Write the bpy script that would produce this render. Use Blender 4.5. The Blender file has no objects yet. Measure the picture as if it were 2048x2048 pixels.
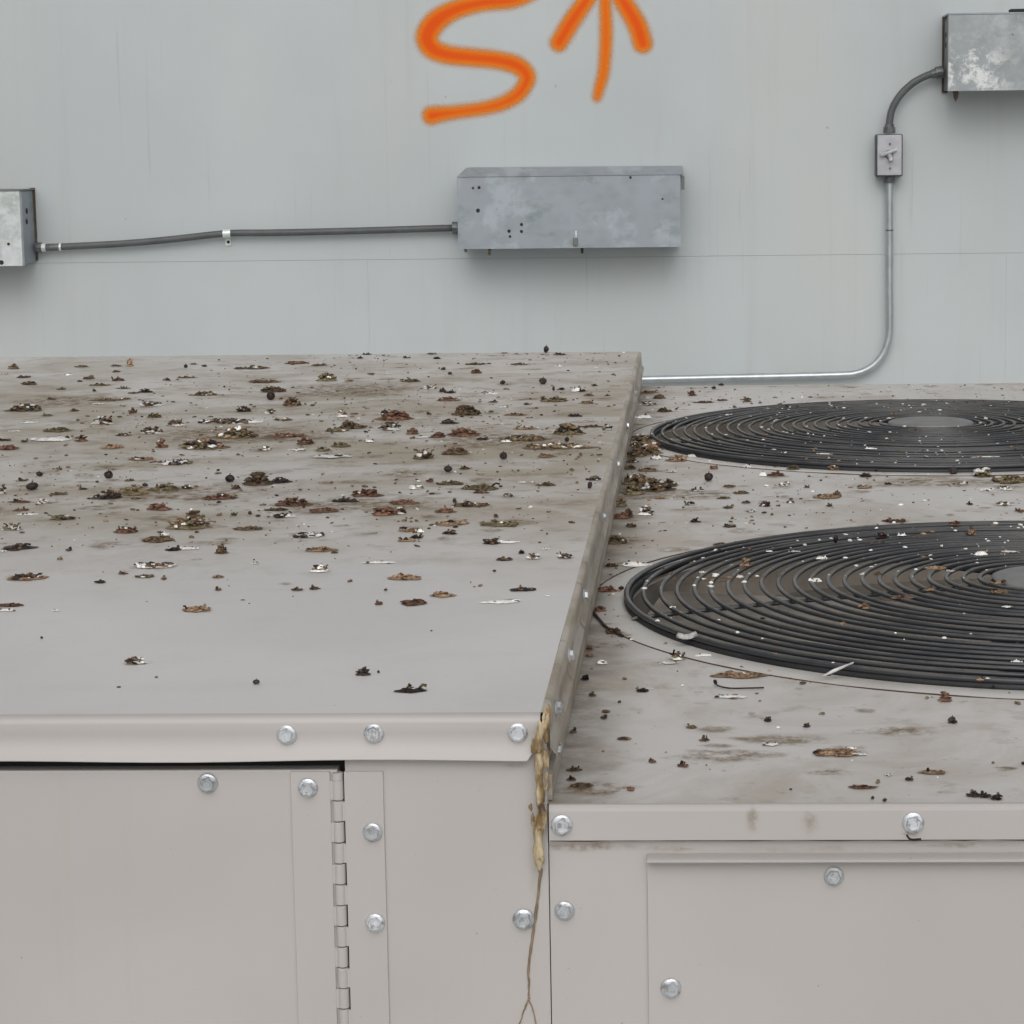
import bpy, bmesh, math, random
from mathutils import Vector, Matrix, noise
scene = bpy.context.scene
# ------------------------------------------------------------------ camera
S = 1.4                       # metres from the camera to the cabinet front
F, PITCH, YAW, ROLL, PX, PY = 4990.4, 0.15329, 0.03499, 0.01217, 1225.4, 1046.9   # in 2048-pixel units
CZ = 1.55
CAM = Vector((0, 0, CZ))
def cam_axes():
    cy, sy = math.cos(YAW), math.sin(YAW)
    rz = Matrix(((cy, -sy, 0), (sy, cy, 0), (0, 0, 1)))
    right = rz @ Vector((1, 0, 0))
    fwd = rz @ Vector((0, math.cos(PITCH), -math.sin(PITCH)))
    down = fwd.cross(right)
    c, s = math.cos(ROLL), math.sin(ROLL)
    return c*right + s*down, -s*right + c*down, fwd
RIGHT, DOWN, FWD = cam_axes()
cam_data = bpy.data.cameras.new('camera')
cam = bpy.data.objects.new('camera', cam_data)
scene.collection.objects.link(cam)
scene.camera = cam
up, back = -DOWN, -FWD
cam.matrix_world = Matrix(((RIGHT.x, up.x, back.x, 0), (RIGHT.y, up.y, back.y, 0), (RIGHT.z, up.z, back.z, CZ), (0, 0, 0, 1)))
cam_data.sensor_width = 36
cam_data.lens = F/2048*36
cam_data.shift_x = (1024-PX)/2048
cam_data.shift_y = (PY-1024)/2048
cam_data.clip_start = 0.02
cam_data.clip_end = 2000
# ------------------------------------------------------------------ sky, sun, exposure
SUN_EL = 39
world = bpy.data.worlds.new('World'); scene.world = world; world.use_nodes = True
wn = world.node_tree.nodes; wl = world.node_tree.links
sky = wn.new('ShaderNodeTexSky'); sky.sky_type = 'NISHITA'; sky.sun_disc = False
sky.sun_elevation = math.radians(SUN_EL); sky.sun_rotation = math.radians(180)
sky.air_density = 1.0; sky.dust_density = 6.0; sky.ozone_density = 1.0
hs = wn.new('ShaderNodeHueSaturation'); hs.inputs['Saturation'].default_value = 0.16      # cloud cover: nearly grey light
bg = wn['Background']; bg.inputs['Strength'].default_value = 0.10
wl.new(sky.outputs[0], hs.inputs['Color']); wl.new(hs.outputs[0], bg.inputs['Color'])
sl = bpy.data.lights.new('sun', 'SUN'); sl.energy = 1.05; sl.angle = math.radians(75); sl.color = (1.0, 0.975, 0.94)
sun = bpy.data.objects.new('sun', sl); scene.collection.objects.link(sun)
sun.rotation_euler = (math.radians(90-SUN_EL), 0, math.radians(4)); sun.location = (0, -3, 6)
scene.view_settings.view_transform = 'Standard'; scene.view_settings.look = 'None'
scene.view_settings.exposure = -0.40; scene.view_settings.gamma = 1.0
scene.render.engine = 'CYCLES'
scene.render.resolution_x = scene.render.resolution_y = 1024

# ------------------------------------------------------------------ helpers
def ray(px, py):
    return RIGHT*((px-PX)/F) + DOWN*((py-PY)/F) + FWD
def on(px, py, axis, val):
    """the point of the place on the plane axis = val that the photograph shows at this pixel"""
    d = ray(px, py); k = (val - CAM[axis])/d[axis]
    return CAM + d*k
def link(name, me, mat=None, parent=None, loc=None):
    o = bpy.data.objects.new(name, me)
    scene.collection.objects.link(o)
    if me is not None and mat is not None:
        for m in (mat if isinstance(mat, (list, tuple)) else [mat]):
            if len(me.materials) < (len(mat) if isinstance(mat, (list, tuple)) else 1): me.materials.append(m)
    if loc is not None: o.location = loc
    if parent is not None: o.parent = parent
    return o
def obj(name, bm, mat, parent=None, smooth=False, loc=None):
    me = bpy.data.meshes.new(name)
    bm.normal_update(); bm.to_mesh(me); bm.free()
    if smooth:
        for p in me.polygons: p.use_smooth = True
    return link(name, me, mat, parent, loc)
def thing(name, label, cat, loc=(0, 0, 0), group=None):
    o = bpy.data.objects.new(name, None); scene.collection.objects.link(o)
    o.location = loc; o.empty_display_size = 0.05
    o['label'] = label; o['category'] = cat
    if group: o['group'] = group
    return o
def box(bm, x0, x1, y0, y1, z0, z1, bev=0.0):
    vs = [bm.verts.new((x, y, z)) for z in (z0, z1) for y in (y0, y1) for x in (x0, x1)]
    fs = [bm.faces.new([vs[i] for i in f]) for f in ((0,2,3,1),(4,5,7,6),(0,1,5,4),(2,6,7,3),(0,4,6,2),(1,3,7,5))]
    if bev > 0:
        es = list({e for f in fs for e in f.edges})
        bmesh.ops.bevel(bm, geom=es, offset=bev, segments=2, profile=0.6, affect='EDGES', clamp_overlap=True)
def extrude_x(bm, prof, x0, x1, cap=True, closed=True):
    """prof: list of (y, z)"""
    a = [bm.verts.new((x0, y, z)) for y, z in prof]; b = [bm.verts.new((x1, y, z)) for y, z in prof]
    n = len(prof)
    for i in range(n if closed else n-1):
        j = (i+1) % n; bm.faces.new((a[i], a[j], b[j], b[i]))
    if cap and closed: bm.faces.new(a[::-1]); bm.faces.new(b)
    return a, b
def catmull(pts, n=8):
    out = []
    P = [Vector(p) for p in pts]
    P = [P[0]*2-P[1]] + P + [P[-1]*2-P[-2]]
    for i in range(1, len(P)-2):
        p0, p1, p2, p3 = P[i-1:i+3]
        for k in range(n):
            t = k/n
            out.append(0.5*((2*p1)+(p2-p0)*t+(2*p0-5*p1+4*p2-p3)*t*t+(3*p1-p0-3*p2+p3)*t**3))
    out.append(P[-2]); return out
def tube(bm, pts, rad, seg=12, jitter=None, cap=True):
    pts = [Vector(p) for p in pts]; rings = []
    ref = Vector((0, 1, 0))
    for i, p in enumerate(pts):
        t = (pts[min(i+1, len(pts)-1)]-pts[max(i-1, 0)]).normalized()
        r0 = ref if abs(t.dot(ref)) < 0.95 else Vector((1, 0, 0))
        u = t.cross(r0).normalized(); v = t.cross(u).normalized()
        r = rad[i] if isinstance(rad, (list, tuple)) else rad
        ring = []
        for k in range(seg):
            a = 2*math.pi*k/seg
            q = p + (u*math.cos(a)+v*math.sin(a))*r
            if jitter: q += noise.noise_vector(q*jitter[1])*jitter[0]
            ring.append(bm.verts.new(q))
        rings.append(ring)
    for a, b in zip(rings, rings[1:]):
        for k in range(seg):
            j = (k+1) % seg; bm.faces.new((a[k], a[j], b[j], b[k]))
    if cap: bm.faces.new(rings[0][::-1]); bm.faces.new(rings[-1])
def torus_mesh(name, R, r, n=128, m=8):
    bm = bmesh.new(); g = []
    for i in range(n):
        a = 2*math.pi*i/n
        g.append([bm.verts.new(((R+r*math.cos(b))*math.cos(a), (R+r*math.cos(b))*math.sin(a), r*math.sin(b))) for b in [2*math.pi*k/m for k in range(m)]])
    for i in range(n):
        for k in range(m):
            bm.faces.new((g[i][k], g[(i+1) % n][k], g[(i+1) % n][(k+1) % m], g[i][(k+1) % m]))
    me = bpy.data.meshes.new(name); bm.normal_update(); bm.to_mesh(me); bm.free()
    for p in me.polygons: p.use_smooth = True
    return me

# ------------------------------------------------------------------ materials
class NT:
    def __init__(self, name, rough=0.5, metal=0.0, spec=0.5):
        self.m = bpy.data.materials.new(name); self.m.use_nodes = True
        self.n = self.m.node_tree.nodes; self.l = self.m.node_tree.links
        self.b = self.n['Principled BSDF']
        self.b.inputs['Roughness'].default_value = rough; self.b.inputs['Metallic'].default_value = metal
        self.b.inputs['Specular IOR Level'].default_value = spec
        g = self.n.new('ShaderNodeNewGeometry'); self.pos = g.outputs['Position']
        oi = self.n.new('ShaderNodeObjectInfo'); self.rnd = oi.outputs['Random']
    def node(self, t, **kw):
        x = self.n.new(t)
        for k, v in kw.items(): setattr(x, k, v)
        return x
    def scale(self, s, off=(0, 0, 0)):
        m = self.node('ShaderNodeMapping'); m.inputs['Scale'].default_value = s; m.inputs['Location'].default_value = off
        self.l.new(self.pos, m.inputs['Vector']); return m.outputs[0]
    def noise(self, scale=5, detail=4, rough=0.55, vec=None, dist=0.0):
        x = self.node('ShaderNodeTexNoise'); x.inputs['Scale'].default_value = scale; x.inputs['Detail'].default_value = detail
        x.inputs['Roughness'].default_value = rough; x.inputs['Distortion'].default_value = dist
        self.l.new(vec if vec is not None else self.pos, x.inputs['Vector']); return x.outputs['Fac']
    def ramp(self, v, a, b, lo=0.0, hi=1.0, smooth=True):
        x = self.node('ShaderNodeMapRange'); x.interpolation_type = 'SMOOTHSTEP' if smooth else 'LINEAR'
        for k, q in zip(('From Min', 'From Max', 'To Min', 'To Max'), (a, b, lo, hi)): x.inputs[k].default_value = q
        self.l.new(v, x.inputs['Value']); return x.outputs[0]
    def math(self, op, a, b=None):
        x = self.node('ShaderNodeMath', operation=op)
        for i, q in enumerate((a, b)):
            if q is None: continue
            if isinstance(q, (int, float)): x.inputs[i].default_value = q
            else: self.l.new(q, x.inputs[i])
        return x.outputs[0]
    def axis(self, k):
        s = self.node('ShaderNodeSeparateXYZ'); self.l.new(self.pos, s.inputs[0]); return s.outputs[k]
    def mix(self, a, b, f):
        x = self.node('ShaderNodeMix', data_type='RGBA')
        for key, q in ((6, a), (7, b)):
            if isinstance(q, tuple): x.inputs[key].default_value = (*q, 1)
            else: self.l.new(q, x.inputs[key])
        if isinstance(f, (int, float)): x.inputs[0].default_value = f
        else: self.l.new(f, x.inputs[0])
        return x.outputs[2]
    def color(self, c):
        if isinstance(c, tuple): self.b.inputs['Base Color'].default_value = (*c, 1)
        else: self.l.new(c, self.b.inputs['Base Color'])
    def bump(self, h, strength=0.2, dist=0.001):
        x = self.node('ShaderNodeBump'); x.inputs['Strength'].default_value = strength; x.inputs['Distance'].default_value = dist
        self.l.new(h, x.inputs['Height']); self.l.new(x.outputs[0], self.b.inputs['Normal'])

CREAM = (0.565, 0.540, 0.515)
def paint_material(name, grime_and_light=0.0):
    CREAM = (0.705, 0.690, 0.685) if grime_and_light else (0.472, 0.450, 0.436)  # same cream paint: brighter light on the lid top is put into its base
    t = NT(name, rough=0.42, spec=0.4)
    big = t.noise(3.0, 3); fine = t.noise(60, 4)
    c = t.mix(tuple(x*0.95 for x in CREAM), tuple(x*1.04 for x in CREAM), t.ramp(big, 0.35, 0.65))
    c = t.mix(c, (0.48, 0.44, 0.39), t.ramp(fine, 0.62, 0.8, 0, 0.12))
    # runs of dirty water down the faces
    run = t.noise(1.0, 4, 0.6, t.scale((55, 55, 2.2)))
    c = t.mix(c, (0.42, 0.36, 0.29), t.ramp(run, 0.62, 0.84, 0, 0.18))
    blot = t.noise(9, 5, 0.6)
    c = t.mix(c, (0.44, 0.40, 0.35), t.ramp(blot, 0.55, 0.75, 0, 0.12))
    speck = t.noise(330, 1)
    c = t.mix(c, (0.20, 0.16, 0.12), t.ramp(speck, 0.80, 0.83, 0, 0.5))
    if grime_and_light:
        y = t.axis(1)
        film = t.noise(5.5, 6, 0.62, dist=0.6); film2 = t.noise(22, 5, 0.65)
        reach = t.math('MULTIPLY', t.ramp(y, 1.70, 2.30, 0.05, 1.0), t.ramp(y, 3.2, 3.9, 1.0, 0.62))
        k = t.math('MULTIPLY', t.ramp(film, 0.34, 0.66, 0.30, 1.0), reach)
        c = t.mix(c, (0.34, 0.285, 0.20), t.math('MULTIPLY', k, 0.85*grime_and_light))
        k2 = t.math('MULTIPLY', t.ramp(film2, 0.50, 0.68), reach)
        c = t.mix(c, (0.22, 0.17, 0.105), t.math('MULTIPLY', k2, 0.60*grime_and_light))
        film3 = t.noise(75, 4, 0.7)
        c = t.mix(c, (0.19, 0.15, 0.105), t.math('MULTIPLY', t.ramp(film3, 0.58, 0.72), t.math('MULTIPLY', reach, 0.55)))
        chalk = t.noise(34, 3)
        c = t.mix(c, (0.68, 0.67, 0.65), t.math('MULTIPLY', t.ramp(chalk, 0.66, 0.76), t.math('MULTIPLY', reach, 0.45)))
        t.b.inputs['Roughness'].default_value = 0.5
    t.color(c)
    t.bump(t.noise(420, 2), 0.06, 0.0006)
    return t.m
M = {}
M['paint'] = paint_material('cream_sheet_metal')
M['roofpaint'] = paint_material('lit_grimy_cream_lid', 1.0)
def right_lid_paint():
    t = NT('lit_grimy_cream_fan_deck', rough=0.5, spec=0.4)
    big = t.noise(3.0, 3)
    CREAM = (0.650, 0.630, 0.612)  # paler than the cream fronts: light from above painted into the deck colour
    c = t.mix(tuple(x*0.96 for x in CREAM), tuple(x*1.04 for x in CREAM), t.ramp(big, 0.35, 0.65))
    film = t.noise(7, 6, 0.65, dist=0.8); film2 = t.noise(26, 5, 0.65); film3 = t.noise(80, 4, 0.7)
    c = t.mix(c, (0.36, 0.285, 0.195), t.ramp(film, 0.42, 0.70, 0.0, 0.50))
    c = t.mix(c, (0.26, 0.19, 0.12), t.ramp(film2, 0.55, 0.72, 0, 0.42))
    c = t.mix(c, (0.17, 0.13, 0.09), t.ramp(film3, 0.61, 0.74, 0, 0.5))
    # silt swept against the step beside the taller lid
    x = t.axis(0)
    k = t.math('MULTIPLY', t.ramp(x, -0.03, -0.088), t.ramp(film2, 0.3, 0.6, 0.35, 1.0))
    c = t.mix(c, (0.15, 0.115, 0.07), t.math('MULTIPLY', k, 0.75))
    t.color(c); t.bump(t.noise(300, 2), 0.08, 0.0006)
    return t.m
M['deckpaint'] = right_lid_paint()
def rim_paint():
    t = NT('pale_fan_rim', rough=0.45, spec=0.4)
    film = t.noise(16, 5, 0.6)
    c = t.mix((0.60, 0.585, 0.56), (0.40, 0.36, 0.31), t.ramp(film, 0.5, 0.75, 0, 0.6)); t.color(c); return t.m
M['rimpaint'] = rim_paint()
def side_paint():
    t = NT('grimy_cream_step', rough=0.6)
    n1 = t.noise(1, 4, 0.6, t.scale((10, 9, 90))); n2 = t.noise(40, 4)
    c = t.mix((0.52, 0.48, 0.42), (0.34, 0.29, 0.22), t.ramp(n1, 0.35, 0.68))
    c = t.mix(c, (0.16, 0.125, 0.075), t.ramp(n2, 0.57, 0.74, 0, 0.65))
    t.color(c); return t.m
M['step'] = side_paint()
def simple(name, col, rough=0.5, metal=0.0, var=0.15, scale=30, dark=None, bump=0.0, spec=0.5):
    t = NT(name, rough, metal, spec)
    n = t.noise(scale, 4)
    d = dark or tuple(x*(1-var) for x in col)
    c = t.mix(d, tuple(min(1, x*(1+var)) for x in col), t.ramp(n, 0.3, 0.7))
    t.color(c)
    if bump: t.bump(t.noise(scale*6, 3), bump, 0.001)
    return t.m
def zinc():
    t = NT('zinc_plated_screw', 0.40, 0.8)
    c = t.mix((0.58, 0.61, 0.64), (0.74, 0.77, 0.81), t.ramp(t.rnd, 0, 1))
    c = t.mix(c, (0.30, 0.29, 0.28), t.ramp(t.noise(240, 4, 0.6), 0.50, 0.68, 0, 0.75)); t.color(c)
    t.l.new(t.ramp(t.noise(150, 3), 0.3, 0.7, 0.30, 0.55), t.b.inputs['Roughness']); return t.m
M['zinc'] = zinc()
M['black'] = simple('black_gap_and_dirt', (0.012, 0.011, 0.012), 0.8)  # paints the darkness inside the gaps; also one dirt mark
M['crease'] = simple('dirty_crease', (0.075, 0.045, 0.035), 0.9)
M['edge'] = simple('dirt_line', (0.15, 0.105, 0.075), 0.9)
def wire_paint():
    t = NT('dark_coated_wire', 0.36, spec=0.6)
    c = t.mix((0.023, 0.026, 0.032), (0.042, 0.045, 0.052), t.ramp(t.noise(14, 3), 0.3, 0.7))
    g = t.node('ShaderNodeNewGeometry'); sp = t.node('ShaderNodeSeparateXYZ'); t.l.new(g.outputs['Normal'], sp.inputs[0])
    dust = t.math('MULTIPLY', t.ramp(sp.outputs[2], 0.2, 0.95), t.ramp(t.noise(24, 5, 0.7), 0.33, 0.66, 0.10, 0.70))   # settled dust lies on the tops of the wires
    c = t.mix(c, (0.165, 0.155, 0.140), dust)
    t.color(c); return t.m
M['wire'] = wire_paint()
M['hub'] = simple('grey_guard_hub', (0.23, 0.23, 0.228), 0.55, 0.1, 0.12, 30)
M['well'] = simple('grimy_fan_shroud', (0.25, 0.22, 0.185), 0.7, 0.0, 0.3, 9)
M['collar'] = simple('black_gap_ring_and_motor', (0.022, 0.022, 0.024), 0.6, 0, 0.3, 30)  # for the fan motor and the ring that paints the gap's darkness
M['fan'] = simple('dusty_fan_blade', (0.27, 0.24, 0.205), 0.65, 0.0, 0.35, 16)
M['coil'] = simple('dark_coil', (0.02, 0.02, 0.021), 0.8)
M['deck'] = simple('roof_membrane', (0.60, 0.60, 0.58), 0.85, 0, 0.15, 2, bump=0.2)
def caulk():
    t = NT('yellowed_sealant', 0.42)
    n = t.noise(1, 5, 0.6, t.scale((160, 160, 45)))
    c = t.mix((0.20, 0.13, 0.055), (0.55, 0.455, 0.30), t.ramp(n, 0.38, 0.62))
    c = t.mix(c, (0.05, 0.03, 0.012), t.ramp(t.noise(110, 3), 0.58, 0.68, 0, 0.8))
    t.color(c); t.bump(t.noise(260, 3), 0.4, 0.001); return t.m
M['caulk'] = caulk()
M['strand'] = simple('brown_sealant_strand', (0.26, 0.185, 0.12), 0.6, 0, 0.3, 90)
def galvanised(name, base=(0.30, 0.335, 0.37), white=0.0, seed=0, spot=None):
    t = NT(name, 0.5, 0.35)
    v = t.node('ShaderNodeTexVoronoi'); v.inputs['Scale'].default_value = 30; t.l.new(t.pos, v.inputs['Vector'])
    sp = t.ramp(v.outputs['Distance'], 0, 0.7)
    c = t.mix(tuple(x*0.96 for x in base), tuple(x*1.05 for x in base), sp)
    blot = t.noise(7, 5, 0.6, t.scale((1, 1, 1), (seed, 0, seed)))
    c = t.mix(c, tuple(x*1.34 for x in base), t.ramp(blot, 0.53, 0.62, 0, 0.8))
    gr = t.noise(11, 5, 0.65, t.scale((1, 1, 1.6), (0, seed, 7)))
    c = t.mix(c, (base[0]*0.78, base[1]*0.82, base[2]*0.74), t.ramp(gr, 0.52, 0.68, 0, 0.75))
    runs = t.noise(1, 4, 0.6, t.scale((38, 38, 4), (seed, 0, 0)))
    c = t.mix(c, (0.50, 0.51, 0.50), t.ramp(runs, 0.60, 0.74, 0, 0.35 + white*0.4))
    if white:
        wsp = t.noise(26, 6, 0.75, t.scale((1, 1, 1), (seed, 0, 3)))
        k = t.ramp(wsp, 0.47, 0.60, 0, white)
        if spot:      # rubbed patch round one corner
            vd = t.node('ShaderNodeVectorMath', operation='DISTANCE'); t.l.new(t.scale((0.8, 0, 1)), vd.inputs[0]); vd.inputs[1].default_value = (spot[0]*0.8, 0, spot[1])
            k = t.math('MULTIPLY', k, t.ramp(vd.outputs['Value'], 0.03, 0.11, 1.0, 0.10))
        c = t.mix(c, (0.72, 0.74, 0.74), k)
    dk = t.noise(48, 4, 0.6)
    c = t.mix(c, (0.07, 0.065, 0.06), t.ramp(dk, 0.68, 0.76, 0, 0.7))
    t.color(c); t.bump(blot, 0.15, 0.004)
    return t.m
M['galv'] = galvanised('galvanised_box', seed=0.3)
_p = on(1935, 150, 1, 6.06)
M['galv_white'] = galvanised('scuffed_galvanised_box', (0.30, 0.325, 0.34), 0.85, 2.1, (_p.x, _p.z))
M['galv_bright'] = galvanised('bright_galvanised_box', (0.44, 0.47, 0.48), 0.45, 5.2)
M['galv_dark'] = galvanised('dull_galvanised_edge', (0.16, 0.165, 0.16), 0.0, 1.0)
M['rust'] = simple('rusty_edge', (0.085, 0.06, 0.045), 0.8, 0, 0.4, 60)
M['conduit'] = simple('dark_grey_flexible_conduit', (0.085, 0.092, 0.092), 0.5, 0, 0.15, 25)
M['fitting'] = simple('dull_conduit_fitting', (0.14, 0.15, 0.155), 0.45, 0.5, 0.3, 90)
M['emt'] = simple('galvanised_steel_pipe', (0.47, 0.50, 0.52), 0.40, 0.75, 0.1, 30)
M['plate'] = simple('grey_cover_plate', (0.42, 0.42, 0.455), 0.5, 0.2, 0.08, 60)
M['switchbody'] = simple('dark_switch_box', (0.07, 0.08, 0.085), 0.5, 0.2, 0.2, 60)
M['white_clip'] = simple('bright_clip', (0.70, 0.74, 0.72), 0.4, 0.3, 0.1, 90)
def wall_paint():
    t = NT('pale_grey_wall_paint', 0.62, spec=0.3)
    base = (0.490, 0.530, 0.542)
    big = t.noise(1.6, 4, 0.55)
    c = t.mix(tuple(x*0.955 for x in base), tuple(x*1.035 for x in base), t.ramp(big, 0.32, 0.68))
    warm = t.noise(2.4, 3, 0.5, t.scale((1, 1, 0.4), (4, 0, 0)))
    c = t.mix(c, (0.515, 0.52, 0.49), t.ramp(warm, 0.48, 0.72, 0, 0.40))
    st = t.noise(1, 5, 0.62, t.scale((17, 1, 0.8)))
    c = t.mix(c, (0.42, 0.43, 0.42), t.ramp(st, 0.54, 0.76, 0, 0.30))
    thin = t.noise(1, 3, 0.6, t.scale((75, 1, 1.9), (1, 0, 0)))
    c = t.mix(c, (0.33, 0.34, 0.33), t.ramp(thin, 0.64, 0.78, 0, 0.36))
    pit = t.noise(42, 2, 0.5)
    c = t.mix(c, (0.30, 0.30, 0.29), t.ramp(pit, 0.785, 0.81, 0, 0.75))
    t.color(c); t.bump(t.noise(9, 4), 0.12, 0.006)
    return t.m
M['wall'] = wall_paint()
M['wallcore'] = simple('weathered_joint', (0.42, 0.42, 0.41), 0.8)
def spray():
    t = NT('orange_spray_paint', 0.7, spec=0.15)
    a = t.node('ShaderNodeAttribute'); a.attribute_name = 'cover'
    grain = t.noise(260, 2)
    cov = a.outputs['Fac']
    alpha = t.math('ADD', cov, t.math('MULTIPLY', t.math('SUBTRACT', grain, 0.5), 0.24))
    alpha = t.ramp(alpha, 0.03, 0.60)
    alpha = t.math('MULTIPLY', alpha, t.ramp(cov, 0.0, 0.12))
    c = t.mix((0.80, 0.27, 0.018), (0.76, 0.092, 0.006), t.ramp(cov, 0.25, 0.85))
    t.color(c)
    t.l.new(t.math('MULTIPLY', alpha, 0.995), t.b.inputs['Alpha'])
    return t.m
M['spray'] = spray()
def litter(name, a, b, rough=0.8, scale=220):
    t = NT(name, rough, spec=0.25)
    n = t.noise(scale, 4, 0.65)
    c = t.mix(a, b, t.ramp(n, 0.35, 0.65))
    hsn = t.node('ShaderNodeHueSaturation'); t.l.new(c, hsn.inputs['Color'])
    t.l.new(t.ramp(t.rnd, 0, 1, 0.7, 1.35, False), hsn.inputs['Value'])
    t.color(hsn.outputs[0]); t.bump(t.noise(scale*2.5, 3), 0.5, 0.001)
    return t.m
M['brown'] = litter('dried_brown_dropping', (0.050, 0.034, 0.021), (0.20, 0.14, 0.085))
M['olive'] = litter('dried_olive_dropping', (0.065, 0.053, 0.028), (0.25, 0.205, 0.12))
M['red'] = litter('red_brown_dropping', (0.060, 0.030, 0.021), (0.25, 0.135, 0.09))
M['tan'] = litter('pale_tan_dropping', (0.17, 0.10, 0.055), (0.42, 0.29, 0.19))
M['dark'] = litter('black_berry_skin', (0.012, 0.010, 0.011), (0.060, 0.042, 0.038), 0.5)
M['white'] = litter('white_bird_lime', (0.62, 0.62, 0.60), (0.90, 0.90, 0.88), 0.8)
def stain():
    t = NT('thin_dirt_stain', 0.8, spec=0.2)
    n = t.noise(90, 5, 0.7); t.color((0.27, 0.185, 0.10))
    a = t.node('ShaderNodeAttribute'); a.attribute_name = 'cover'
    k = t.math('MULTIPLY', t.ramp(n, 0.36, 0.66), t.ramp(a.outputs['Fac'], 0.0, 0.8, 0, 0.58))
    t.l.new(k, t.b.inputs['Alpha']); return t.m
M['stain'] = stain()

# ------------------------------------------------------------------ the setting: roof deck and wall
YF = S; YB = 2.757*S
ZL = CZ - 0.23387*S            # top of the taller left lid
ZR = CZ - 0.27239*S            # top of the lower fan deck
LIPL, LIPR = 0.01877*S, 0.01497*S
XL = -0.06334*S                # the step between the two lids
X0, X1 = -1.55, 0.69           # ends of the whole unit
YW = 6.2
bm = bmesh.new(); v = [bm.verts.new(p) for p in ((-60, -60, 0), (60, -60, 0), (60, 60, 0), (-60, 60, 0))]; bm.faces.new(v)
o = obj('roof_deck', bm, M['deck']); o['kind'] = 'structure'; o['label'] = 'grey flat roof membrane under the air conditioner'

wall = thing('building_wall', 'pale grey painted panel wall behind the air conditioner, streaked with dirt', 'wall', (0, YW, 0))
def wchild(o): o.location = Vector(o.location) - Vector((0, YW, 0)); return o
bm = bmesh.new(); box(bm, -4.5, 4.5, YW+0.004, YW+0.25, 0.002, 3.4); wchild(obj('wall_core', bm, M['wallcore'], wall))
SEAM = CZ - 0.2915
lower = [-4.5] + [on(p, 600, 1, YW).x for p in (85, 737, 1370, 2012)] + [1.75, 4.5]
upper = [-4.5, -2.4] + [on(p, 250, 1, YW).x for p in (130, 773, 1425)] + [1.05, 2.6, 4.5]
for row, (za, zb, gap) in ((lower, (0.004, SEAM-0.0003, 0.00010)), (upper, (SEAM+0.0003, 3.398, 0.00006))):
    for a, b in zip(row, row[1:]):
        bm = bmesh.new(); box(bm, a+gap, b-gap, YW, YW+0.0055, za, zb)
        wchild(obj('wall_panel', bm, M['wall'], wall))
# spray paint: strokes given as centre line and half width, laid as a thin film on the panels
def film(name, strokes, label):
    segs = []
    for pts in strokes:
        P = catmull([(680+x/2.683, y/2.683, r/2.683) for x, y, r in pts], 6)
        P = [(on(p.x, p.y, 1, YW), p.z*YW/F) for p in P]
        segs += list(zip(P, P[1:]))
    step = 0.004; halo = 0.030
    xs = [p[0].x for s in segs for p in s]; zs = [p[0].z for s in segs for p in s]
    x0, x1, z0, z1 = min(xs)-0.07, max(xs)+0.07, min(zs)-0.07, max(zs)+0.07
    nx, nz = int((x1-x0)/step), int((z1-z0)/step)
    cov = {}
    for (a, ra), (b, rb) in segs:
        ext = max(ra, rb)+halo
        i0, i1 = int((min(a.x, b.x)-ext-x0)/step), int((max(a.x, b.x)+ext-x0)/step)+1
        j0, j1 = int((min(a.z, b.z)-ext-z0)/step), int((max(a.z, b.z)+ext-z0)/step)+1
        dx, dz = b.x-a.x, b.z-a.z; L2 = dx*dx+dz*dz+1e-12
        for i in range(i0, i1+1):
            for j in range(j0, j1+1):
                px, pz = x0+i*step, z0+j*step
                t = max(0, min(1, ((px-a.x)*dx+(pz-a.z)*dz)/L2))
                d = math.hypot(px-a.x-t*dx, pz-a.z-t*dz) - (ra+(rb-ra)*t)
                c = max(0.0, min(1.0, 0.46 - d/(2*halo)*1.10))
                c = c*c*(3-2*c)
                if c > cov.get((i, j), 0): cov[(i, j)] = c
    idx = {}; verts = []; vals = []; faces = []
    for (i, j) in cov:
        q = ((i, j), (i+1, j), (i+1, j+1), (i, j+1))
        if max(cov.get(k, 0) for k in q) <= 0.01: continue
        f = []
        for k in q:
            if k not in idx:
                idx[k] = len(verts); verts.append((x0+k[0]*step, -0.0006, z0+k[1]*step)); vals.append(cov.get(k, 0))
            f.append(idx[k])
        faces.append(f)
    me = bpy.data.meshes.new(name); me.from_pydata(verts, [], faces)
    at = me.attributes.new('cover', 'FLOAT', 'POINT'); at.data.foreach_set('value', vals)
    o = link(name, me, M['spray'], wall); o['label'] = label
    return o
film('spray_painted_letter', [[(1120, -110, 30), (1020, -40, 30), (920, -2, 32), (760, 15, 32), (620, 52, 36), (520, 110, 44), (468, 190, 46), (490, 255, 42), (570, 292, 36), (700, 308, 34), (840, 322, 33), (950, 352, 34), (1003, 405, 32), (992, 455, 29), (950, 510, 27), (870, 555, 24), (760, 583, 21), (620, 602, 22), (540, 612, 28), (490, 620, 34)]], 'orange sprayed letter S, its upper hook cut by the top of the picture')
film('spray_painted_arrow', [[(1175, 228, 34), (1245, 112, 34), (1335, -15, 30), (1425, -130, 26)],
     [(1625, 232, 38), (1592, 130, 38), (1515, 0, 34), (1430, -130, 26)],
     [(1380, 520, 10), (1395, 460, 15), (1415, 380, 17), (1428, 200, 20), (1424, 0, 18), (1428, -130, 16)]], 'orange sprayed arrow pointing up')

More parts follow.
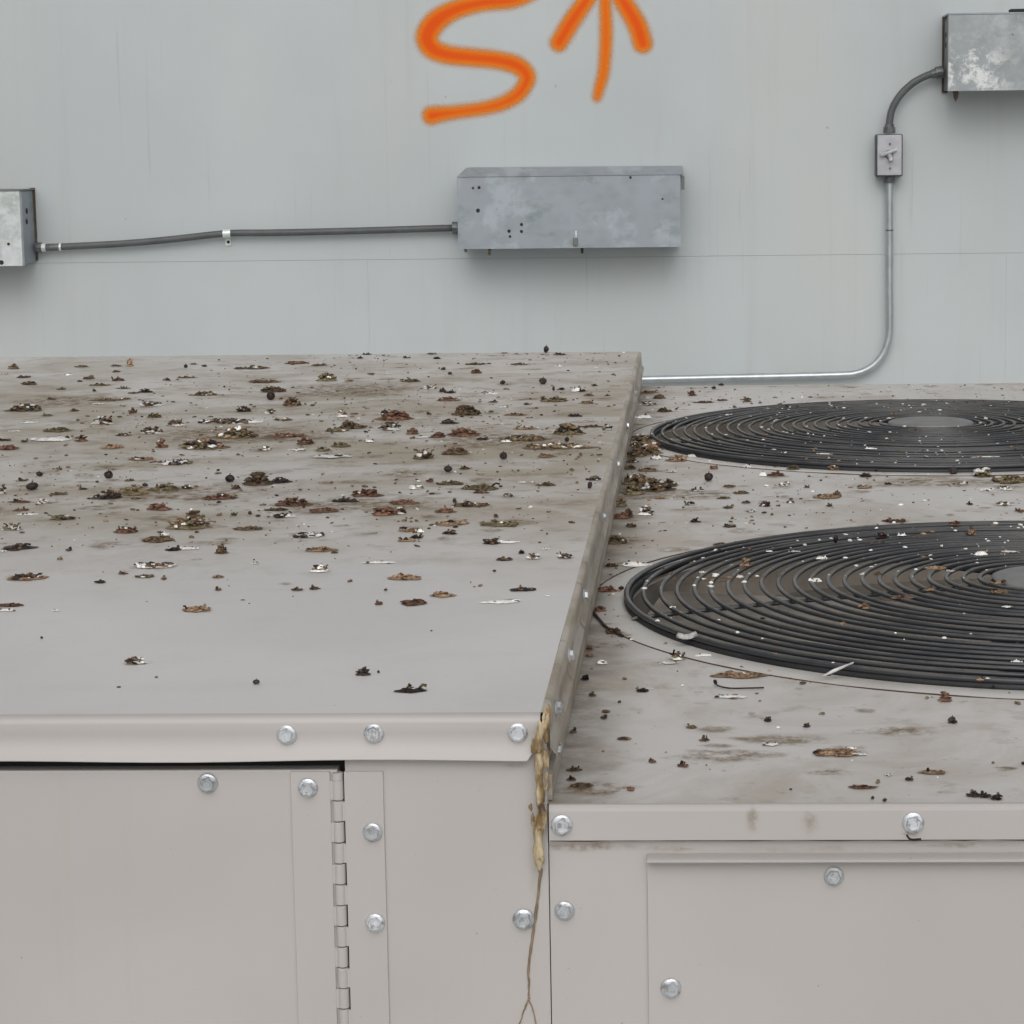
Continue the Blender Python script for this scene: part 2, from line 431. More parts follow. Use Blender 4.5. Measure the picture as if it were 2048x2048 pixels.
# ------------------------------------------------------------------ wall boxes and conduits
DB = 0.142                     # depth of the wiring boxes
YBX = YW - DB
def wiring_box(name, label, xa, xb, za, zb, mat, side=None, group='galvanised wiring boxes on the wall', hood=True, marks=(), side_mat=None):
    t = thing(name, label, 'electrical box', ((xa+xb)/2, YW, za), group)
    off = -Vector(t.location)
    def add(nm, bm, m, smooth=False):
        o = obj(nm, bm, m, t, smooth); o.location = off; return o
    bm = bmesh.new(); box(bm, xa+0.003, xb-0.003, YBX+0.004, YW-0.0015, za+0.003, zb, 0.002); add('body', bm, side_mat or mat)
    # cover: a shallow tray with turned edges and a little sag
    bm = bmesh.new(); nx, nz = 26, 8; g = []
    for j in range(nz+1):
        for i in range(nx+1):
            u, w = i/nx, j/nz
            d = 0.0028*noise.noise(Vector((u*4+xa*7, w*2, 3)))*math.sin(math.pi*u)*math.sin(math.pi*w)
            g.append(bm.verts.new((xa+(xb-xa)*u, YBX+d, za+(zb-za)*w)))
    W = nx+1
    for j in range(nz):
        for i in range(nx): bm.faces.new((g[j*W+i], g[j*W+i+1], g[(j+1)*W+i+1], g[(j+1)*W+i]))
    rim = [g[i] for i in range(W)] + [g[j*W+nx] for j in range(1, nz+1)] + [g[nz*W+i] for i in range(nx-1, -1, -1)] + [g[j*W] for j in range(nz-1, 0, -1)]
    bk = [bm.verts.new((p.co.x, YBX+0.020, p.co.z)) for p in rim]
    for i in range(len(rim)):
        j = (i+1) % len(rim); bm.faces.new((rim[j], rim[i], bk[i], bk[j]))
    add('cover', bm, mat)
    if hood:   # sloping rain hood rising from the cover back to the wall, its ends cut back
        h = 0.022; e = 0.020
        bm = bmesh.new()
        lo = [bm.verts.new(p) for p in ((xa-0.001, YBX-0.002, zb+0.0005), (xb+0.006, YBX-0.002, zb+0.0005), (xb+0.006, YW-0.001, zb+0.0005), (xa-0.001, YW-0.001, zb+0.0005))]
        hi = [bm.verts.new(p) for p in ((xa+e, YBX+0.035, zb+h), (xb+0.004, YBX+0.035, zb+h*0.86), (xb+0.004, YW-0.001, zb+h*0.9), (xa+e, YW-0.001, zb+h))]
        bm.faces.new(lo[::-1]); bm.faces.new(hi)
        for i in range(4): j = (i+1) % 4; bm.faces.new((lo[i], lo[j], hi[j], hi[i]))
        add('rain_hood', bm, M['galv_dark'] if mat is not M['galv'] else mat)
    # knockouts and screw holes on the cover
    for (px, py, r) in marks:
        p = on(px, py, 1, YBX)
        bm = bmesh.new(); bmesh.ops.create_cone(bm, cap_ends=True, segments=14, radius1=r*0.8, radius2=r*0.65, depth=0.0016, matrix=Matrix.Translation((p.x, YBX-0.0012, p.z)) @ Matrix.Rotation(math.pi/2, 4, 'X'))
        add('screw_hole', bm, M['coil'])
    return t, add
def zpx(px, py): return on(px, py, 1, YBX)
a, b = zpx(915, 420), zpx(1361, 420)
cbox, addc = wiring_box('wiring_box', 'long grey galvanised box under the orange letters, dark conduit entering its left end', a.x, b.x, zpx(1140, 496).z, zpx(1140, 352).z, M['galv'],
    marks=[(946, 376, 0.0035), (958, 375, 0.0045), (956, 421, 0.006), (1018, 462, 0.005), (1043, 449, 0.0048), (1043, 463, 0.0048), (1020, 473, 0.004), (1325, 398, 0.003), (1261, 355, 0.004)])
for px, ln, m in ((929, 0.009, 'galv_dark'), (977, 0.017, 'olive'), (1163, 0.012, 'rust')):
    p = zpx(px, 498); bm = bmesh.new()
    tube(bm, [(p.x, YBX+0.03, p.z+0.004), (p.x, YBX+0.03, p.z-ln)], [0.004, 0.003], 8)
    addc('hanging_screw', bm, M[m])
p = zpx(1151, 482); bm = bmesh.new(); box(bm, p.x-0.006, p.x+0.006, YBX-0.004, YBX-0.0005, p.z-0.012, p.z+0.008, 0.002); addc('latch_remnant', bm, M['galv_dark'])
p = zpx(1152, 468); bm = bmesh.new(); box(bm, p.x-0.002, p.x+0.002, YBX-0.002, YBX-0.0004, p.z-0.008, p.z+0.008, 0.0007); addc('paint_drip', bm, M['white'])
p = on(1366, 362, 1, YBX+0.05); bm = bmesh.new(); box(bm, p.x-0.004, p.x+0.0035, YBX+0.01, YBX+0.03, p.z-0.020, p.z+0.012, 0.001); addc('hinge_tab', bm, M['galv_dark'])

b = zpx(41.5, 450)
lbox, addl = wiring_box('wiring_box', 'bright scuffed galvanised box at the left edge of the picture, two holes in its side', b.x-0.60, b.x, zpx(20, 532).z, zpx(20, 383).z, M['galv_bright'], side_mat=M['galv'], hood=False,
    marks=[(17, 488, 0.0045), (3, 525, 0.007)])
for py in (422, 443):
    p = on(53, py, 0, b.x-0.003); bm = bmesh.new()
    bmesh.ops.create_cone(bm, cap_ends=True, segments=14, radius1=0.007, radius2=0.007, depth=0.002, matrix=Matrix.Translation((b.x-0.0025, p.y, p.z)) @ Matrix.Rotation(math.pi/2, 4, 'Y'))
    addl('knockout_hole', bm, M['coil'])
bm = bmesh.new(); box(bm, b.x-0.010, b.x+0.0016, YW-0.006, YW-0.0012, zpx(20, 527).z, zpx(20, 378).z); addl('back_flange', bm, M['rust'])
bm = bmesh.new(); box(bm, b.x-0.60, b.x+0.001, YBX-0.001, YW-0.002, zpx(20, 383).z+0.0008, zpx(20, 383).z+0.0040); addl('top_flange', bm, M['galv_dark'])

a = zpx(1897, 100)
rbox, addr = wiring_box('wiring_box', 'grey galvanised box at the upper right with white scuffs on its lower corner', a.x, a.x+0.60, zpx(1900, 182).z, zpx(1900, 30).z, M['galv_white'], side_mat=M['galv_dark'], hood=False)
bm = bmesh.new(); box(bm, a.x-0.0018, a.x+0.012, YW-0.008, YW-0.0012, zpx(1900, 184).z, zpx(1900, 27).z); addr('back_flange', bm, M['rust'])
bm = bmesh.new(); box(bm, a.x-0.001, a.x+0.60, YBX-0.001, YW-0.002, zpx(1900, 30).z+0.0008, zpx(1900, 30).z+0.0045); addr('top_flange', bm, M['galv'])
for py in (71, 92, 38):
    p = on(1888, py, 0, a.x+0.003); bm = bmesh.new()
    bmesh.ops.create_cone(bm, cap_ends=True, segments=12, radius1=0.006, radius2=0.006, depth=0.002, matrix=Matrix.Translation((a.x+0.0025, YW-0.05, p.z)) @ Matrix.Rotation(math.pi/2, 4, 'Y'))
    addr('knockout_hole', bm, M['coil'])
p = zpx(1914, 184); bm = bmesh.new(); tube(bm, [(p.x, YBX+0.03, p.z+0.004), (p.x, YBX+0.03, p.z-0.014), (p.x, YBX+0.03, p.z-0.022)], [0.007, 0.005, 0.0008], 8); addr('hanging_screw', bm, M['rust'])
p = on(2036, 20, 1, YBX); bm = bmesh.new(); box(bm, p.x-0.016, p.x+0.03, YBX+0.01, YBX+0.05, zpx(2036, 24).z, zpx(2036, 17).z, 0.002); addr('hood_clip', bm, M['coil'])

def conduit(name, label, pix, rad, mat, yoff, cat='conduit', seg=14, n=8, fine=False):
    P = [on(px, py, 1, YW-yoff) for px, py in pix]
    base = P[0].copy(); t = thing(name, label, cat, base)
    bm = bmesh.new(); tube(bm, [q-base for q in catmull(P, n)], rad, seg)
    obj('pipe', bm, mat, t, True)
    return t, base
def collar(t, base, a, b, r, mat, name='connector', hexa=False):
    bm = bmesh.new(); tube(bm, [a-base, b-base], r, 6 if hexa else 16); return obj(name, bm, mat, t)
YC = 0.022
t, base = conduit('flexible_conduit', 'dark grey flexible conduit running across the wall between the left and middle boxes', [(76, 495), (145, 492.5), (254, 486.5), (344, 478.5), (453, 467), (543, 465.5), (700, 462), (914, 455.5)], 0.0085, M['conduit'], YC)
for p0, p1, r, m in (((73, 495), (84, 495), 0.0125, 'fitting'), ((84, 495), (92, 495), 0.0105, 'white_clip'), ((92, 495), (118, 494), 0.0092, 'fitting'), ((119, 494), (123, 494), 0.0098, 'white_clip'), ((905, 455.8), (917, 455.5), 0.0150, 'fitting')):
    collar(t, base, on(*p0, 1, YW-YC), on(*p1, 1, YW-YC), r, M[m])
p = on(454, 467, 1, YW-YC)
bm = bmesh.new(); q = p-base
prev = None
for k in range(11):
    a = math.pi*k/10 - math.pi/2
    y, z = -0.0105*math.cos(a), 0.0105*math.sin(a)
    cur = [bm.verts.new((q.x-0.0095, q.y+y, q.z-z)), bm.verts.new((q.x+0.0095, q.y+y, q.z-z))]
    if prev: bm.faces.new((prev[0], prev[1], cur[1], cur[0]))
    prev = cur
obj('strap', bm, M['white_clip'], t, True)
s = on(457, 484, 1, YW-0.002)-base
bm = bmesh.new(); box(bm, s.x-0.008, s.x+0.006, s.y-0.002, s.y+0.001, s.z-0.009, s.z+0.016, 0.001); obj('strap_foot', bm, M['white_clip'], t)
bm = bmesh.new(); bmesh.ops.create_cone(bm, cap_ends=True, segments=10, radius1=0.004, radius2=0.003, depth=0.004, matrix=Matrix.Translation((s.x, s.y-0.004, s.z)) @ Matrix.Rotation(math.pi/2, 4, 'X')); obj('strap_screw', bm, M['coil'], t)

# switch box and its pipes
K = 2048/1932
sb = thing('switch_box', 'small grey toggle switch box on the wall between a curved conduit and a silver pipe', 'switch', on(1779, 311, 1, YW))
so = -Vector(sb.location)
YS = YW-0.055
def adds(nm, bm, m, smooth=False):
    o = obj(nm, bm, m, sb, smooth); o.location = so; return o
A, B = on(1752.5, 268.5, 1, YS), on(1805.5, 353, 1, YS)
bm = bmesh.new(); box(bm, A.x, B.x, YS+0.002, YW-0.001, B.z, A.z, 0.004); adds('body', bm, M['switchbody'])
A2, B2 = on(1755, 270.5, 1, YS), on(1803, 350, 1, YS)
bm = bmesh.new(); box(bm, A2.x, B2.x, YS-0.002, YS+0.0015, B2.z, A2.z, 0.001); adds('cover_plate', bm, M['plate'])
c = on(1778, 309, 1, YS-0.002)
bm = bmesh.new(); bmesh.ops.create_cone(bm, cap_ends=True, segments=16, radius1=0.011, radius2=0.009, depth=0.006, matrix=Matrix.Translation((c.x, c.y-0.003, c.z)) @ Matrix.Rotation(math.pi/2, 4, 'X')); adds('toggle_collar', bm, M['fitting'])
bm = bmesh.new(); tube(bm, [(c.x, c.y-0.004, c.z), (c.x+0.004, c.y-0.016, c.z-0.010), (c.x+0.003, c.y-0.019, c.z-0.016)], [0.0055, 0.006, 0.005], 10); adds('toggle_lever', bm, M['plate'])
bm = bmesh.new(); tube(bm, [(c.x-0.020, c.y-0.006, c.z-0.001), (c.x-0.004, c.y-0.009, c.z+0.004), (c.x+0.018, c.y-0.006, c.z+0.012)], [0.006, 0.0045, 0.0035], 10); adds('lock_bracket', bm, M['galv_bright'])
for py in (288, 337):
    q = on(1780, py, 1, YS-0.002); bm = bmesh.new(); bmesh.ops.create_cone(bm, cap_ends=True, segments=10, radius1=0.0032, radius2=0.0028, depth=0.002, matrix=Matrix.Translation((q.x, q.y-0.001, q.z)) @ Matrix.Rotation(math.pi/2, 4, 'X')); adds('plate_screw', bm, M['fitting'])

t, base = conduit('flexible_conduit', 'short curved dark conduit between the switch box and the upper right box', [(1678*K, 246*K), (1678.5*K, 228*K), (1684*K, 204*K), (1699*K, 179*K), (1722*K, 157*K), (1748*K, 143*K), (1774*K, 136*K)], 0.0088, M['conduit'], 0.03)
for p0, p1, r in (((1678*K, 251*K), (1678*K, 240*K), 0.0145), ((1678*K, 240*K), (1678*K, 234*K), 0.0110), ((1765*K, 138*K), (1779*K, 135*K), 0.0145), ((1758*K, 140*K), (1765*K, 138*K), 0.0112)):
    collar(t, base, on(*p0, 1, YW-0.03), on(*p1, 1, YW-0.03), r, M['fitting'])
pipe = [(1779, 350), (1779, 420), (1779, 500), (1779, 580), (1779.5, 640), (1778, 672), (1770, 700), (1756, 722), (1736, 738), (1712, 747), (1680, 750), (1560, 753), (1420, 756), (1281, 759), (1150, 762), (1000, 765)]
t, base = conduit('steel_conduit', 'thin silver steel pipe dropping from the switch box and bending left along the wall', pipe, 0.0088, M['emt'], 0.022)
collar(t, base, on(1779, 352, 1, YW-0.022), on(1779, 366, 1, YW-0.022), 0.0135, M['fitting'])
collar(t, base, on(1779, 459, 1, YW-0.022), on(1779, 462, 1, YW-0.022), 0.0094, M['fitting'], 'joint')

# ------------------------------------------------------------------ the air conditioner
unit = thing('rooftop_air_conditioner', 'cream sheet-metal rooftop air conditioner with a taller left lid and two round fan guards', 'air conditioner', (0, 0, 0))
ZB = 0.16
def part(name, bm, mat, parent=None, smooth=False): return obj(name, bm, mat, parent or unit, smooth)
def bolt_mesh():
    bm = bmesh.new(); prof = [(0.0, 0.0), (0.0057, 0.0), (0.0060, 0.0007), (0.0057, 0.0013), (0.0047, 0.0019)]
    n = 24; rings = []
    for r, h in prof[1:]:
        rings.append([bm.verts.new((r*math.cos(2*math.pi*i/n), r*math.sin(2*math.pi*i/n), h)) for i in range(n)])
    for a, b in zip(rings, rings[1:]):
        for i in range(n): bm.faces.new((a[i], a[(i+1) % n], b[(i+1) % n], b[i]))
    bm.faces.new(rings[-1])
    # hexagon with a chamfered crown and a shallow dimple
    hr = 0.0045; hx = []
    for r, h in ((hr, 0.0014), (hr, 0.0042), (hr*0.84, 0.0050), (hr*0.62, 0.0050), (hr*0.52, 0.0045)):
        hx.append([bm.verts.new((r*math.cos(2*math.pi*i/6), r*math.sin(2*math.pi*i/6), h)) for i in range(6)])
    for a, b in zip(hx, hx[1:]):
        for i in range(6): bm.faces.new((a[i], a[(i+1) % 6], b[(i+1) % 6], b[i]))
    bm.faces.new(hx[-1])
    me = bpy.data.meshes.new('bolt'); bm.normal_update(); bm.to_mesh(me); bm.free(); me.materials.append(M['zinc']); return me
BOLT = bolt_mesh(); rb = random.Random(4)
def bolt(parent, p, facing='front', s=1.0):
    o = bpy.data.objects.new('bolt', BOLT); scene.collection.objects.link(o); o.parent = parent
    o.location = p
    tilt = (rb.uniform(-.06, .06), rb.uniform(-.06, .06))
    spin = rb.uniform(0, 1)
    if facing == 'front': m = Matrix.Rotation(math.pi/2+tilt[0], 4, 'X') @ Matrix.Rotation(tilt[1], 4, 'Y') @ Matrix.Rotation(spin, 4, 'Z')
    else: m = Matrix.Rotation(math.pi/2, 4, 'Y') @ Matrix.Rotation(spin, 4, 'Z')
    o.rotation_euler = m.to_euler(); o.scale = (s, s, s); return o

# black box inside the cabinet, painting in the darkness behind the gaps
bm = bmesh.new(); box(bm, X0+0.01, XL-0.006, YF+0.014, YB-0.01, ZB, ZL-0.004); part('gap_darkness_box', bm, M['black'])
# --- left lid
bm = bmesh.new()
XR = XL+0.0005
nx, ny = 70, 90; y0, y1 = YF+0.006, YB
g = [[bm.verts.new((X0+(XR-0.004-X0)*i/nx, y0+(y1-y0)*j/ny, ZL + 0.0012*noise.noise(Vector((i*0.08, j*0.06, 1)))*math.sin(math.pi*i/nx)*math.sin(math.pi*j/ny) )) for i in range(nx+1)] for j in range(ny+1)]
for j in range(ny):
    for i in range(nx): bm.faces.new((g[j][i], g[j][i+1], g[j+1][i+1], g[j+1][i]))
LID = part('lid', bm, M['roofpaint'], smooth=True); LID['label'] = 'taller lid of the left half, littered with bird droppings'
bm = bmesh.new()
# front lip: rolled over, hollow in the middle, kicked out at the bottom
fl = [(0.0, 0.0), (-0.003, -0.0006), (-0.0052, -0.0022), (-0.0062, -0.005), (-0.0048, -0.011), (-0.0046, -0.016), (-0.0066, -0.021), (-0.0092, -LIPL+0.0006), (-0.0094, -LIPL), (-0.0080, -LIPL)]
cut = [0.0]*4 + [0.001, 0.002, 0.004, 0.0075, 0.0085, 0.0085]
rows = []
segx = 60
for (dy, dz), c in zip(fl, cut):
    x1 = XR-0.004-c
    rows.append([bm.verts.new((X0+(x1-X0)*i/segx, y0+dy, ZL+dz + (0.0006*math.sin(i*0.7) if dz < -0.02 else 0))) for i in range(segx+1)])
for a, b in zip(rows, rows[1:]):
    for i in range(segx): bm.faces.new((a[i], b[i], b[i+1], a[i+1]))
obj('front_lip', bm, M['paint'], LID, True)
# side lip of the lid, facing the fans
bm = bmesh.new()
sl_ = [(-0.004, 0.0), (-0.001, -0.0005), (0.0006, -0.002), (0.0010, -0.012), (0.0014, -0.021), (0.0044, -LIPL+0.001), (0.0046, -LIPL), (0.0030, -LIPL)]
segy = 60
rows = [[bm.verts.new((XR+dx + 0.0004*noise.noise(Vector((0, j*0.3, 0))), y0+(y1-y0)*j/segy, ZL+dz)) for j in range(segy+1)] for dx, dz in sl_]
for a, b in zip(rows, rows[1:]):
    for i in range(segy): bm.faces.new((a[i], a[i+1], b[i+1], b[i]))
SIDE = part('lid_side_lip', bm, M['step'], LID, True); SIDE['label'] = 'grimy stepped edge of the left lid'
# side wall under the lip with the flange that stands on the fan deck
bm = bmesh.new(); box(bm, XL-0.004, XL-0.001, YF+0.012, YB-0.005, ZR-0.03, ZL-0.018)
box(bm, XL-0.0008, XL+0.0022, YF+0.010, YB-0.004, ZR+0.0006, ZR+0.016)
part('step_flashing', bm, M['step'])
for px, py in ((541, 1386), (705, 1383), (977, 1382)):
    bolt(LID, on(px*K, py*K, 1, YF+0.0012), s=0.98)
for px, py in ((1136, 1311), (1110, 1415), (1166, 1190), (1204, 1035), (1233, 928), (1252, 852), (1269, 787)):
    bolt(LID, on(px, py, 0, XL+0.0014), 'side', 0.82)
bolt(LID, on(1110, 1497, 0, XL+0.0022), 'side', 0.8)

# --- left front: door, hinge, corner panel
YD = YF+0.004                   # door and panels lie just behind the lips
def xf(px, py=1700): return on(px*K, py*K, 1, YD).x
def zf(py, px=700): return on(px*K, py*K, 1, YD).z
door_top = zf(1453, 300); door_r = xf(641, 1600)
bm = bmesh.new(); box(bm, X0+0.02, door_r, YD, YD+0.020, ZB+0.03, door_top, 0.0012)
DOOR = part('access_door', bm, M['paint']); DOOR['label'] = 'hinged access door on the left, below the black gap'
bolt(DOOR, on(392*K, 1477*K, 1, YD))
bm = bmesh.new()
cx0, cx1 = xf(652, 1500), XL-0.0003
box(bm, cx0, cx1, YD, YD+0.018, ZB+0.03, ZL-0.014, 0.0006)
CORNER = part('corner_panel', bm, M['paint'])
bolt(CORNER, on(988*K, 1734*K, 1, YD), s=1.08)
# hinge: leaves with notched edges, knuckles between them
kx = xf(637.5, 1500); kr = 0.0034; pitch = 0.01262
ztop = zf(1455, 630)
kz0 = zf(1470, 638)
lx0, lx1 = xf(550, 1500), xf(624, 1500); rx0, rx1 = xf(650.2, 1500), xf(724, 1500)
nk = int((kz0-ZB-0.05)/pitch)
bm = bmesh.new(); box(bm, lx0, lx1, YD-0.0016, YD-0.0002, ZB+0.05, ztop, 0.0003)
for k in range(0, nk, 2): box(bm, lx1+0.00001, kx, YD-0.0014, YD-0.0004, kz0-(k+1)*pitch+0.0006, kz0-k*pitch-0.0006)
HINGE = part('hinge', bm, M['paint']); HINGE['label'] = 'long piano hinge of the access door'
bm = bmesh.new(); box(bm, rx0+0.0001, rx1, YD-0.0016, YD-0.0002, ZB+0.05, ztop, 0.0003)
for k in range(1, nk, 2): box(bm, kx, rx0+0.0001, YD-0.0014, YD-0.0004, kz0-(k+1)*pitch+0.0006, kz0-k*pitch-0.0006)
obj('hinge_leaf', bm, M['paint'], HINGE)
bm = bmesh.new()
pr = [(kr*0.86, 0), (kr, 0.0004), (kr, pitch-0.0010), (kr*0.86, pitch-0.0006)]
rings = [[bm.verts.new((r*math.cos(2*math.pi*i/16), r*math.sin(2*math.pi*i/16), h)) for i in range(16)] for r, h in pr]
for a, b in zip(rings, rings[1:]):
    for i in range(16): bm.faces.new((a[i], a[(i+1) % 16], b[(i+1) % 16], b[i]))
bm.faces.new(rings[0][::-1]); bm.faces.new(rings[-1])
for e in bm.edges:
    if abs(e.verts[0].co.z-e.verts[1].co.z) < 1e-6: e.smooth = False
kme = bpy.data.meshes.new('knuckle'); bm.normal_update(); bm.to_mesh(kme); bm.free(); kme.materials.append(M['paint'])
for p in kme.polygons: p.use_smooth = len(p.vertices) == 4
for k in range(nk):
    o = bpy.data.objects.new('knuckle', kme); scene.collection.objects.link(o); o.parent = HINGE
    o.location = (kx + rb.uniform(-.0001, .0001), YD+0.0004, kz0-(k+1)*pitch+0.0004)
bm = bmesh.new(); tube(bm, [(kx, YD+0.0004, kz0-0.0002), (kx, YD+0.0004, kz0+0.0038), (kx, YD+0.0004, kz0+0.0042)], [kr*0.98, kr*0.98, kr*0.8], 16); obj('hinge_pin', bm, M['paint'], HINGE)
bm = bmesh.new(); tube(bm, [(kx, YD+0.0004, ZB+0.05), (kx, YD+0.0004, kz0)], kr*0.80, 12); obj('hinge_pin', bm, M['edge'], HINGE)
bolt(HINGE, on(581*K, 1486*K, 1, YD-0.0016), s=0.98)
bolt(HINGE, on(703*K, 1570*K, 1, YD-0.0016), s=0.95); bolt(HINGE, on(708*K, 1741*K, 1, YD-0.0016), s=0.95)

# --- right half: fan deck with two openings
FX, FR = 0.2121*S, 0.2552*S
FY = (1.4634*S, 2.2756*S)
HOLE = FR*0.994; GRO = FR*1.087
bm = bmesh.new()
NSEG = 128
def rect(x0, x1, y0, y1, z=ZR):
    if x1-x0 > 1e-5 and y1-y0 > 1e-5: bm.faces.new([bm.verts.new(p) for p in ((x0, y0, z), (x1, y0, z), (x1, y1, z), (x0, y1, z))])
hw = 0.377; hd = 0.44
for cy in FY:
    inn, out = [], []
    for i in range(NSEG):
        a = 2*math.pi*i/NSEG; ca, sa = math.cos(a), math.sin(a)
        k = min(hw/abs(ca) if abs(ca) > 1e-9 else 1e9, hd/abs(sa) if abs(sa) > 1e-9 else 1e9)
        inn.append(bm.verts.new((FX+(HOLE+0.006)*ca, cy+(HOLE+0.006)*sa, ZR))); out.append(bm.verts.new((FX+k*ca, cy+k*sa, ZR)))
    low = [bm.verts.new((FX+HOLE*math.cos(2*math.pi*i/NSEG), cy+HOLE*math.sin(2*math.pi*i/NSEG), ZR-0.006)) for i in range(NSEG)]
    for i in range(NSEG):
        j = (i+1) % NSEG; bm.faces.new((inn[i], out[i], out[j], inn[j])); bm.faces.new((low[i], inn[i], inn[j], low[j]))
    for sx in (-1, 1):      # the corners the radial cut leaves open
        for sy in (-1, 1):
            a0 = math.atan2(hd, hw); base_ = {(1, 1): a0, (-1, 1): math.pi-a0, (-1, -1): math.pi+a0, (1, -1): 2*math.pi-a0}[(sx, sy)]
            i = int(base_/(2*math.pi)*NSEG); j = (i+1) % NSEG
            bm.faces.new((out[i], bm.verts.new((FX+sx*hw, cy+sy*hd, ZR)), out[j]))
yA = YF+0.004
rect(XL-0.0006, X1, yA, FY[0]-hd); rect(XL-0.0006, X1, FY[0]+hd, FY[1]-hd); rect(XL-0.0006, X1, FY[1]+hd, YB)
for cy in FY:
    rect(XL-0.0006, FX-hw, cy-hd, cy+hd); rect(FX+hw, X1, cy-hd, cy+hd)
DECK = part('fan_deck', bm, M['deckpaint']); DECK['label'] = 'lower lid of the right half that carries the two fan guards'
bm = bmesh.new()
pr = [(yA, ZR), (yA-0.0022, ZR-0.0003), (yA-0.0036, ZR-0.0016), (yA-0.0040, ZR-0.0036), (yA-0.0040, ZR-LIPR), (yA-0.0028, ZR-LIPR), (yA-0.0024, ZR-0.0040), (yA, ZR-0.0024)]
extrude_x(bm, pr, XL+0.0006, X1)
LIP = obj('front_lip', bm, M['paint'], DECK)
bolt(DECK, on(1060*K, 1556*K, 1, yA-0.004), s=1.06); bolt(DECK, on(1723*K, 1552*K, 1, yA-0.004), s=1.04)
# front of the right half
YP = YF+0.004
fx1 = xf(1223, 1800)
bm = bmesh.new(); box(bm, XL+0.0002, X1-0.002, YP+0.0006, YP+0.012, ZB, ZR-LIPR-0.0002, 0.0002); FRAME = part('front_frame', bm, M['paint'])
bolt(FRAME, on(1065*K, 1718*K, 1, YP+0.0006), s=0.98)
pt = zf(1622, 1400)
bm = bmesh.new(); box(bm, fx1, X1-0.02, YP-0.0014, YP+0.0003, ZB+0.05, pt-0.003, 0.0004)
PANEL = part('service_panel', bm, M['paint']); PANEL['label'] = 'removable service panel on the right with a rolled top edge'
bm = bmesh.new()
ph = zf(1611, 1500)-zf(1623, 1500)
ring = []
for k in range(10):
    a = math.pi*(k/9) - math.pi/2
    ring.append((YP-0.0016-0.0095*math.cos(a)**0.8 if math.cos(a) > 0 else YP-0.0016, pt+ph*0.5+ph*0.5*math.sin(a)))
ring = ring + [(YP+0.0003, pt+ph), (YP+0.0003, pt-0.003), (YP-0.0014, pt-0.003)]
extrude_x(bm, ring, fx1, X1-0.02)
obj('rolled_edge', bm, M['paint'], PANEL)
bolt(PANEL, on(1573*K, 1653*K, 1, YP-0.0014), s=0.96); bolt(PANEL, on(1266*K, 1864*K, 1, YP-0.0014), s=1.02)
# dirt caught in the joints of the front
bm = bmesh.new()
tube(bm, [(XL+0.001+i*0.012, YP-0.0001, ZR-LIPR-0.0008-0.0004*rb.random()) for i in range(64)], [0.0007*rb.uniform(0.3, 1.3) for _ in range(64)], 6)
o = part('joint_dirt', bm, M['edge'])
bm = bmesh.new(); tube(bm, catmull([on(px, py, 1, YP-0.0030) for px, py in ((1813, 1668), (1817, 1675), (1825, 1678), (1842, 1677))], 4), 0.0012, 6); part('joint_dirt', bm, M['black'])
# cabinet sides, back and feet
bm = bmesh.new(); box(bm, X0, X0+0.010, YF+0.02, YB-0.01, ZB, ZL-0.012); box(bm, X0+0.011, XL-0.01, YB-0.0095, YB-0.003, ZB, ZL-0.012)
box(bm, XL, X1-0.013, YB-0.0095, YB-0.003, ZB, ZR-0.002); box(bm, X1-0.012, X1-0.003, YF+0.012, YB-0.012, ZB, ZR-0.001)
part('cabinet_shell', bm, M['paint'])
bm = bmesh.new(); box(bm, X0+0.03, X1-0.03, YF+0.04, YB-0.03, 0.001, ZB-0.001); part('roof_curb', bm, M['galv_dark'])

